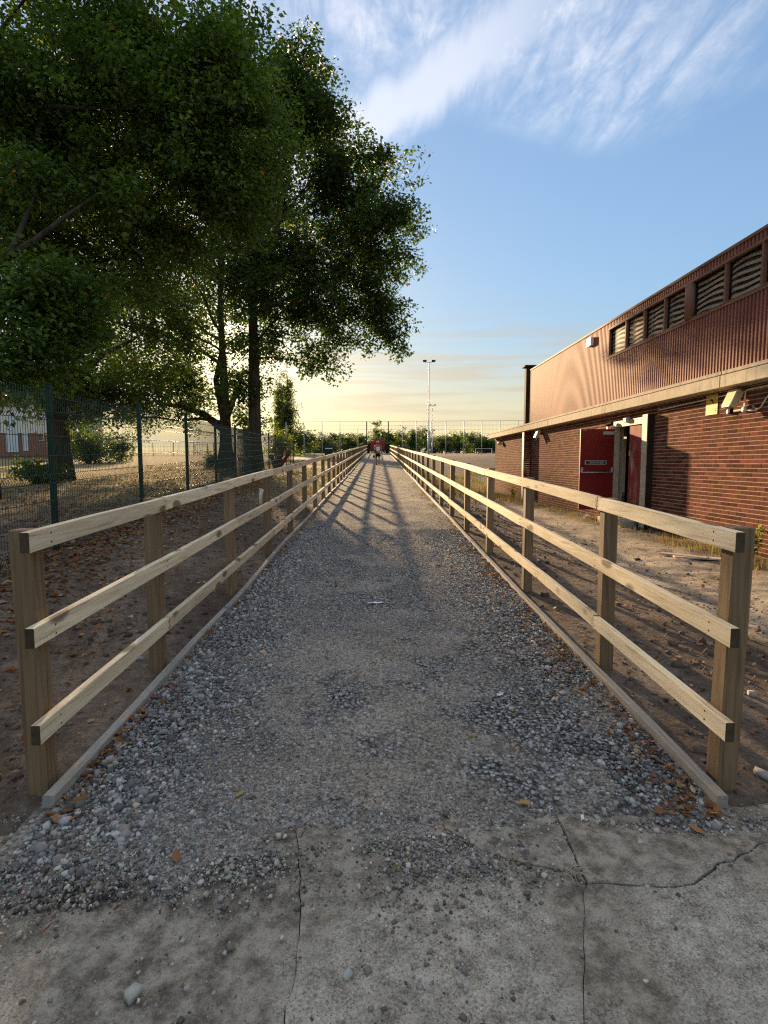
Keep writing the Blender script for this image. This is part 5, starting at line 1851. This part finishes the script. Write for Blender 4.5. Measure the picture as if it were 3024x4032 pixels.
# ------------------------------------------------------------------ red vehicle, person and odds and ends
TY = 74.5
c = at_y(1487, 1787, TY)
g = float(path_z(TY))
M_VRED = noisy('red_vehicle_paint', (0.20, 0.016, 0.014), (0.28, 0.025, 0.02), 2, 0.4, 0.4, bstr=0)
tv = thing('red_tractor', 'red work vehicle with big black wheels parked across the end of the path', 'tractor', (c.x, TY, g))
MB().cbox((c.x, TY + 0.9, g + 1.08), (1.95, 2.2, 1.45), 0.10).build('body', M_VRED, tv)
MB().cbox((c.x, TY + 0.9, g + 1.86), (1.75, 1.9, 0.10), 0.04).build('roof', M_VRED, tv)
MB().cbox((c.x, TY - 0.22, g + 0.42), (1.7, 0.10, 0.20), 0.02).build('bumper', M_DARK, tv)
for s in (-1, 1):
    wx = c.x + s * 1.22
    m_ = MB()
    m_.lathe([(0.30, -0.19), (0.50, -0.19), (0.56, -0.10), (0.56, 0.10), (0.50, 0.19), (0.30, 0.19)], (wx, TY + 0.2, g + 0.56), 'x', 20)
    ty = m_.build('wheel', M_DARK, tv, True)
    m_ = MB()
    m_.lathe([(0.05, -0.16), (0.28, -0.14), (0.28, 0.14), (0.05, 0.16)], (wx, TY + 0.2, g + 0.56), 'x', 14)
    m_.build('rim', M_GALV, ty, True)
    MB().cbox((wx, TY + 0.25, g + 1.22), (0.40, 0.9, 0.06), 0.02).build('mudguard', M_DARK, tv)
    MB().cbox((c.x + s * 1.05, TY - 0.1, g + 1.30), (0.16, 0.08, 0.34), 0.02).build('side_panel', M_GREENP, tv)
    MB().cbox((c.x + s * 0.78, TY - 0.23, g + 0.75), (0.16, 0.03, 0.10), 0.01).build('tail_light', M_VRED, tv)
MB().cbox((c.x - 0.72, TY - 0.22, g + 1.68), (0.34, 0.05, 0.12), 0.01).build('work_lamp', M_WHITEP, tv)
MB().cbox((c.x, TY - 0.215, g + 1.25), (1.3, 0.02, 0.5), 0.005).build('rear_panel', M_VRED, tv)

PYY = 37.3
c = at_y(1488, 1830, PYY)
PG = float(path_surface(c.x, PYY))
per_ = thing('person', 'person in white vest, dark shorts and pale cap walking away up the path', 'person', (c.x, PYY, PG))
HT = 1.55
kf = HT / 1.70


def skin_mesh(name, verts, edges, mat, parent, root=0, levels=2):
    me = bpy.data.meshes.new(name)
    me.from_pydata([tuple(v[0]) for v in verts], [], [])
    me = bpy.data.meshes.new(name)
    me.from_pydata([(v[0][0] * kf, v[0][1] * kf, v[0][2] * kf) for v in verts], edges, [])
    o = link(name, me, parent)
    md = o.modifiers.new('skin', 'SKIN')
    if not me.skin_vertices:
        bpy.context.view_layer.objects.active = o
    sv = me.skin_vertices[0].data
    for i, v in enumerate(verts):
        r = v[1] if hasattr(v[1], '__len__') else (v[1], v[1])
        sv[i].radius = (r[0] * kf, r[1] * kf)
        sv[i].use_root = (i == root)
    md.use_smooth_shade = True
    s2 = o.modifiers.new('sub', 'SUBSURF')
    s2.levels = s2.render_levels = levels
    me.materials.append(mat)
    return o


M_SKIN = noisy('skin', (0.30, 0.17, 0.11), (0.36, 0.21, 0.14), 6, 0.6, 0.3, bstr=0)
M_VEST = noisy('white_vest', (0.80, 0.78, 0.80), (0.86, 0.84, 0.86), 8, 0.9, 0.1, bstr=0)
M_SHORT = noisy('dark_shorts', (0.015, 0.018, 0.018), (0.03, 0.035, 0.033), 8, 0.9, 0.1, bstr=0)
M_CAP = noisy('pale_cap', (0.62, 0.52, 0.44), (0.74, 0.64, 0.55), 8, 0.85, 0.1, bstr=0)
M_HAIR = noisy('dark_hair', (0.02, 0.014, 0.01), (0.035, 0.025, 0.018), 20, 0.7, 0.2, bstr=0)
bodyv = [((0, 0, .92), (.13, .10)), ((0, 0, 1.12), (.125, .095)), ((0, 0, 1.33), (.15, .10)), ((0, 0, 1.43), (.08, .07)), ((0, .01, 1.50), .055), ((0, .02, 1.60), (.078, .09)), ((0, .02, 1.67), (.065, .075)),
         ((-.19, 0, 1.385), .052), ((-.25, -.02, 1.14), .042), ((-.27, .03, .90), .032), ((.19, 0, 1.385), .052), ((.25, -.03, 1.14), .042), ((.25, .05, .91), .032),
         ((-.09, .0, .86), .09), ((-.10, .10, .50), .060), ((-.10, -.02, .13), .042), ((.09, 0, .86), .09), ((.09, -.02, .50), .060), ((.09, -.16, .15), .042),
         ((-.10, .02, .05), .038), ((-.10, .15, .035), .032), ((.09, -.18, .07), .038), ((.09, -.06, .03), .032), ((-.275, .05, .83), .030), ((-.27, .07, .76), .020), ((.25, .08, .84), .030), ((.25, .10, .77), .020)]
bodye = [(0, 1), (1, 2), (2, 3), (3, 4), (4, 5), (5, 6), (2, 7), (7, 8), (8, 9), (9, 23), (23, 24), (2, 10), (10, 11), (11, 12), (12, 25), (25, 26), (0, 13), (13, 14), (14, 15), (15, 19), (19, 20), (0, 16), (16, 17), (17, 18), (18, 21), (21, 22)]
skin_mesh('body', bodyv, bodye, M_SKIN, per_)
skin_mesh('vest', [((0, 0, .90), (.155, .125)), ((0, 0, 1.10), (.15, .12)), ((0, 0, 1.32), (.175, .125)), ((-.11, 0, 1.42), (.06, .06)), ((.11, 0, 1.42), (.06, .06))], [(0, 1), (1, 2), (2, 3), (2, 4)], M_VEST, per_)
skin_mesh('shorts', [((0, 0, .93), (.155, .125)), ((-.09, .01, .80), (.105, .11)), ((-.10, .07, .56), (.09, .10)), ((.09, 0, .80), (.105, .11)), ((.09, -.01, .56), (.09, .10))], [(0, 1), (1, 2), (0, 3), (3, 4)], M_SHORT, per_)
m_ = MB()
q = Vector((c.x, PYY, PG))
m_.lathe([(0.098 * kf, 0.0), (0.10 * kf, 0.04 * kf), (0.085 * kf, 0.09 * kf), (0.05 * kf, 0.125 * kf), (0.01, 0.135 * kf)], (q.x, q.y + 0.02 * kf, q.z + 1.61 * kf), 'z', 14)
m_.cbox((q.x, q.y + 0.13 * kf, q.z + 1.62 * kf), (0.15 * kf, 0.10 * kf, 0.012), 0.004)
m_.build('cap', M_CAP, per_, True)
m_ = MB()
m_.lathe([(0.05 * kf, -0.10 * kf), (0.088 * kf, -0.06 * kf), (0.094 * kf, 0.0)], (q.x, q.y + 0.005, q.z + 1.62 * kf), 'z', 12)
m_.build('hair', M_HAIR, per_, True)
for sx_, sy_ in ((-.10, .07), (.09, -.14)):
    m_ = MB()
    m_.cbox((q.x + sx_ * kf, q.y + sy_ * kf, q.z + (.035 if sx_ < 0 else .055) * kf), (.085 * kf, .25 * kf, .07 * kf), 0.02)
    m_.build('shoe', M_DARK, per_)
bagt = thing('shoulder_bag', 'small grey bag hanging from the left hand of the walking person', 'bag', (q.x - .29 * kf, q.y + .05, q.z + .60 * kf))
m_ = MB()
m_.cbox((q.x - .30 * kf, q.y + .06, q.z + .60 * kf), (.16 * kf, .12 * kf, .20 * kf), 0.03, Matrix.Rotation(0.3, 3, 'Y'))
m_.build('pouch', noisy('grey_bag', (0.08, 0.08, 0.09), (0.14, 0.14, 0.15), 8, 0.8, 0.2), bagt)
MB().tube([(q.x - .33 * kf, q.y + .06, q.z + .69 * kf), (q.x - .275 * kf, q.y + .06, q.z + .78 * kf), (q.x - .25 * kf, q.y + .06, q.z + .69 * kf)], 0.008, 5).build('strap', M_DARK, bagt)

c = at_y(1295, 1787, 80)
g = tz(c.x, 80)
t = thing('storage_container', 'dark green tank like container with pale top beside the far fence', 'container', (c.x, 80, g))
m_ = MB()
m_.cbox((c.x, 80, g + 0.5), (1.15, 1.0, 1.0), 0.12)
m_.build('body', M_GREENP, t)
m_ = MB()
m_.cbox((c.x, 80, g + 1.06), (1.0, 0.9, 0.12), 0.05)
m_.build('lid', M_WHITEP, t)

# pale scrap caught behind a fence post
q = Vector((fence_x(-1, 7.33) - 0.125, 7.33, 1.10))
V = []
for i in range(6):
    for j in range(4):
        V.append((q.x - 0.02 + (0.024 - 0.003 * i) * j + 0.006 * math.sin(i * 2.0 + j), q.y + 0.02 * math.sin(i + j * 1.7), q.z + 0.08 - 0.038 * i - 0.008 * j))
F = [(i * 4 + j, i * 4 + j + 1, (i + 1) * 4 + j + 1, (i + 1) * 4 + j) for i in range(5) for j in range(3)]
m_ = MB()
m_.add(V, F, (0.75, 0.68, 0.52))
o = m_.build('paper_scrap', M_LITTER, origin=q)
tag(o, 'bright pale scrap caught on the back of a left fence post', 'scrap')

# litter and timber beside the hall
def crumple(name, q, s, colr, label, cat):
    bm = bmesh.new()
    bmesh.ops.create_icosphere(bm, subdivisions=2, radius=s)
    for v in bm.verts:
        v.co *= random.uniform(0.6, 1.15)
        v.co.z *= 0.6
    me = bpy.data.meshes.new(name)
    bm.to_mesh(me)
    bm.free()
    a = me.color_attributes.new('Col', 'FLOAT_COLOR', 'POINT')
    a.data.foreach_set('color', np.array([(*colr, 1)] * len(me.vertices), dtype=np.float32).ravel())
    me.materials.append(M_CLOTH)
    return tag(link(name, me, None, q), label, cat)


def on_ground(px, py):
    d = pray(px, py)
    p = Vector((0, 0, CAMH))
    for i in range(6000):
        p = p + d * 0.01
        if p.z <= float(ground_z(p.x, p.y)):
            break
    return p


q = on_ground(2315, 2040)
crumple('crumpled_rag', (q.x, q.y, q.z + 0.05), 0.10, (0.80, 0.78, 0.74), 'crumpled white rag on the ground below the open red door', 'rag')
q = on_ground(1248, 1790)
M_BOARD = wood('loose_board', (0.55, 0.47, 0.36), (0.42, 0.34, 0.24), (0.28, 0.22, 0.15), 'y')
for (px, py, L_, w, ang, label) in ((2770, 2205, 0.85, 0.20, 1.25, 'pale wooden board lying on the dusty strip beside the hall'), (2690, 2195, 0.7, 0.14, 0.75, 'narrower wooden board beside the pale board by the hall'), (2010, 1968, 0.95, 0.12, 1.35, 'thin pale plank on the ground left of the open red door')):
    q = on_ground(px, py)
    m_ = MB()
    m_.cbox((0, 0, 0), (w, L_, 0.025), 0.003)
    o = link('loose_board', m_.mesh('loose_board', M_BOARD), None, (q.x, q.y, q.z + 0.03))
    o.rotation_euler = (random.uniform(-.03, .03), random.uniform(-.04, .04), ang)
    tag(o, label, 'board')
q = on_ground(2930, 2245)
for i, (px, py, s) in enumerate(((2960, 2740, 0.035), (2600, 2330, 0.03), (3000, 3060, 0.045))):
    q = on_ground(px, py)
    me = scatter_stones('field_stone', np.array([(0., 0., 0.)]), np.array([s * 1.4]), np.array([[0.30, 0.28, 0.25]]), M_STONE, 0.2)
    tag(link('field_stone', me, None, (q.x, q.y, q.z + s * 0.3)), ['pale stone in the soil right of the second fence post', 'small pale stone on the soil in front of the pale board', 'large pale stone in the soil beside the right end post'][i], 'stone')
# brown lean-to of boards at the end of the mesh fence
c = at_y(1100, 1800, 34)
g = tz(c.x, 34)
t = thing('scrap_pile', 'rusty brown boards leaning together behind the mesh fence', 'pile', (c.x, 34, g))
M_RUST = noisy('rusty_brown', (0.10, 0.045, 0.03), (0.19, 0.085, 0.055), 6, 0.9, 0.1)
for (dx_, a, L_, w) in ((0.0, 0.25, 1.35, 0.35), (0.3, 0.6, 1.2, 0.22), (-0.35, -0.3, 0.9, 0.25)):
    m_ = MB()
    m_.cbox((c.x + dx_, 34 + dx_ * 0.3, g + L_ * 0.45), (w, 0.06, L_), 0.01, Matrix.Rotation(a, 3, 'Y'))
    m_.build('board', M_RUST, t)
crumple('white_sack', (c.x - 0.62, 33.8, g + 0.35), 0.24, (0.62, 0.62, 0.64), 'white sack beside the leaning brown boards behind the mesh fence', 'sack')
for i, (px, Yq) in enumerate(((1185, 46), (1205, 44), (1290, 52), (1315, 50), (1160, 47))):
    xq_ = at_y(px, 1800, Yq).x
    me = scatter_stones('rubble_lump', np.array([(0., 0., 0.)]), np.array([random.uniform(0.4, 0.7)]), np.array([[0.45, 0.38, 0.30]]), M_STONE, 0.2, (0.3, 0.5))
    tag(link('rubble_lump', me, None, (xq_, Yq, tz(xq_, Yq) + 0.1)), ['second pale lump of rubble from the left behind the left fence', 'middle one of five pale rubble lumps behind the left fence', 'fourth pale lump of rubble from the left behind the left fence', 'rightmost pale lump of rubble behind the left fence', 'leftmost pale lump of rubble behind the left fence'][i], 'rubble', 'rubble behind the left fence')

# ------------------------------------------------------------------ dry grass and weeds
BLADE = np.array([(-0.5, 0, 0), (0.5, 0, 0), (0.35, 0.12, 0.55), (-0.3, 0.12, 0.55), (0.0, 0.42, 1.0)])


def blades(name, P, H, C, mat, wid=0.006, bend=1.0):
    n = len(P)
    a = rng.uniform(0, 2 * np.pi, n)
    R_ = rot_z(a)
    bd = rng.uniform(0.2, 1.3, n) * bend
    T = np.repeat(BLADE[None], n, 0)
    T[:, :, 0] *= (wid * rng.uniform(0.6, 1.5, n))[:, None]
    T[:, :, 1] *= (H * bd)[:, None]
    T[:, :, 2] *= H[:, None]
    V = (np.einsum('nij,nkj->nki', R_, T) + P[:, None, :]).reshape(-1, 3)
    F = np.concatenate([np.array([(0, 1, 2), (0, 2, 3), (3, 2, 4)])[None] + (np.arange(n) * 5)[:, None, None]]).reshape(-1, 3)
    return np_mesh(name, V, F, mat, False, np.repeat(C, 5, 0))


GC = np.array([(0.28, 0.21, 0.11), (0.34, 0.27, 0.16), (0.20, 0.145, 0.075), (0.18, 0.17, 0.065), (0.28, 0.195, 0.105)])


def grass(name, label, x, y, h0, h1, wid, cw=None):
    n = len(x)
    P = np.stack([x, y, ground_z(x, y) - 0.01], -1)
    C = GC[rng.choice(5, n, p=cw)] * rng.uniform(0.7, 1.2, (n, 1))
    o = link(name, blades(name, P, rng.uniform(h0, h1, n), C, M_GRASS, wid))
    return tag(o, label, 'grass', kind='stuff')


n = 7500
y_ = 6.5 + 22.5 * rng.random(n)
x_ = 6.1 - np.abs(rng.normal(0, 0.38, n)) - 0.35 * rng.random(n)
k = rng.random(n) < np.clip(0.55 + 1.6 * vnoise(x_, y_, 0.9, 51) + 0.8 * vnoise(x_, y_, 3.1, 52), 0.03, 1) * sm(4.5, 5.6, x_ + 0.4)
grass('dry_grass', 'dry golden grass along the foot of the brick wall', x_[k], y_[k], 0.04, 0.20, 0.008)
n = 12000
y_ = 20 + 24 * rng.random(n)
x_ = 2.4 + 5.5 * rng.random(n) ** 1.2
k = (rng.random(n) < np.clip(0.5 + 1.6 * vnoise(x_, y_, 0.6, 53), 0.03, 1)) & ((x_ < 5.8) | (y_ > 29.6))
grass('bank_grass', 'tall dry grass on the bank beyond the hall', x_[k], y_[k], 0.10, 0.34, 0.02)
n = 16000
y_ = 14 + 40 * rng.random(n)
x_ = -1.9 - 14 * rng.random(n) ** 1.3
k = rng.random(n) < np.clip(0.45 + 1.6 * vnoise(x_, y_, 0.7, 54), 0.02, 1)
grass('field_grass', 'dry yellow grass in the field under the trees', x_[k], y_[k], 0.06, 0.22, 0.022)


def weed(px, py, h, label, tint, n=60, X=None):
    q = on_ground(px, py)
    if X:
        q.x = X
        q.z = float(ground_z(q.x, q.y))
    t = thing('weed', label, 'plant', q)
    mb = MB()
    tips = []
    for i in range(6):
        e = q + Vector((random.uniform(-.25, .25) * h, random.uniform(-.3, .3) * h, random.uniform(.6, 1.0) * h))
        mb.tube([q, q.lerp(e, 0.5) + Vector((0, 0, 0.08 * h)), e], [0.006, 0.005, 0.003], 4)
        tips += [q.lerp(e, s) for s in (0.45, 0.7, 1.0)]
    mb.build('stems', M_BARK, t)
    cs = np.array([tuple(p) for p in tips])
    link('foliage', leaf_cloud('foliage', cs, np.full(len(cs), 0.10 * max(h, .4)), n // 6, 0.07, tint, off=q), t)


WG = ((0.10, 0.14, 0.03), (0.22, 0.24, 0.06))
weed(2665, 2085, 0.75, 'leafy green weed against the brick wall right of the doors', WG, 70, 6.0)
weed(2620, 2060, 0.5, 'lower weed beside the leafy one right of the doors', WG, 50, 5.95)
weed(2990, 2205, 0.55, 'yellow green weed at the wall by the right end post', WG, 90, 5.85)
weed(2440, 2065, 0.4, 'small weed in the shade under the doors', WG, 50, 5.75)
weed(2120, 1965, 0.55, 'tufted weed at the wall left of the open door', ((0.14, 0.14, 0.04), (0.28, 0.24, 0.08)), 80, 5.8)
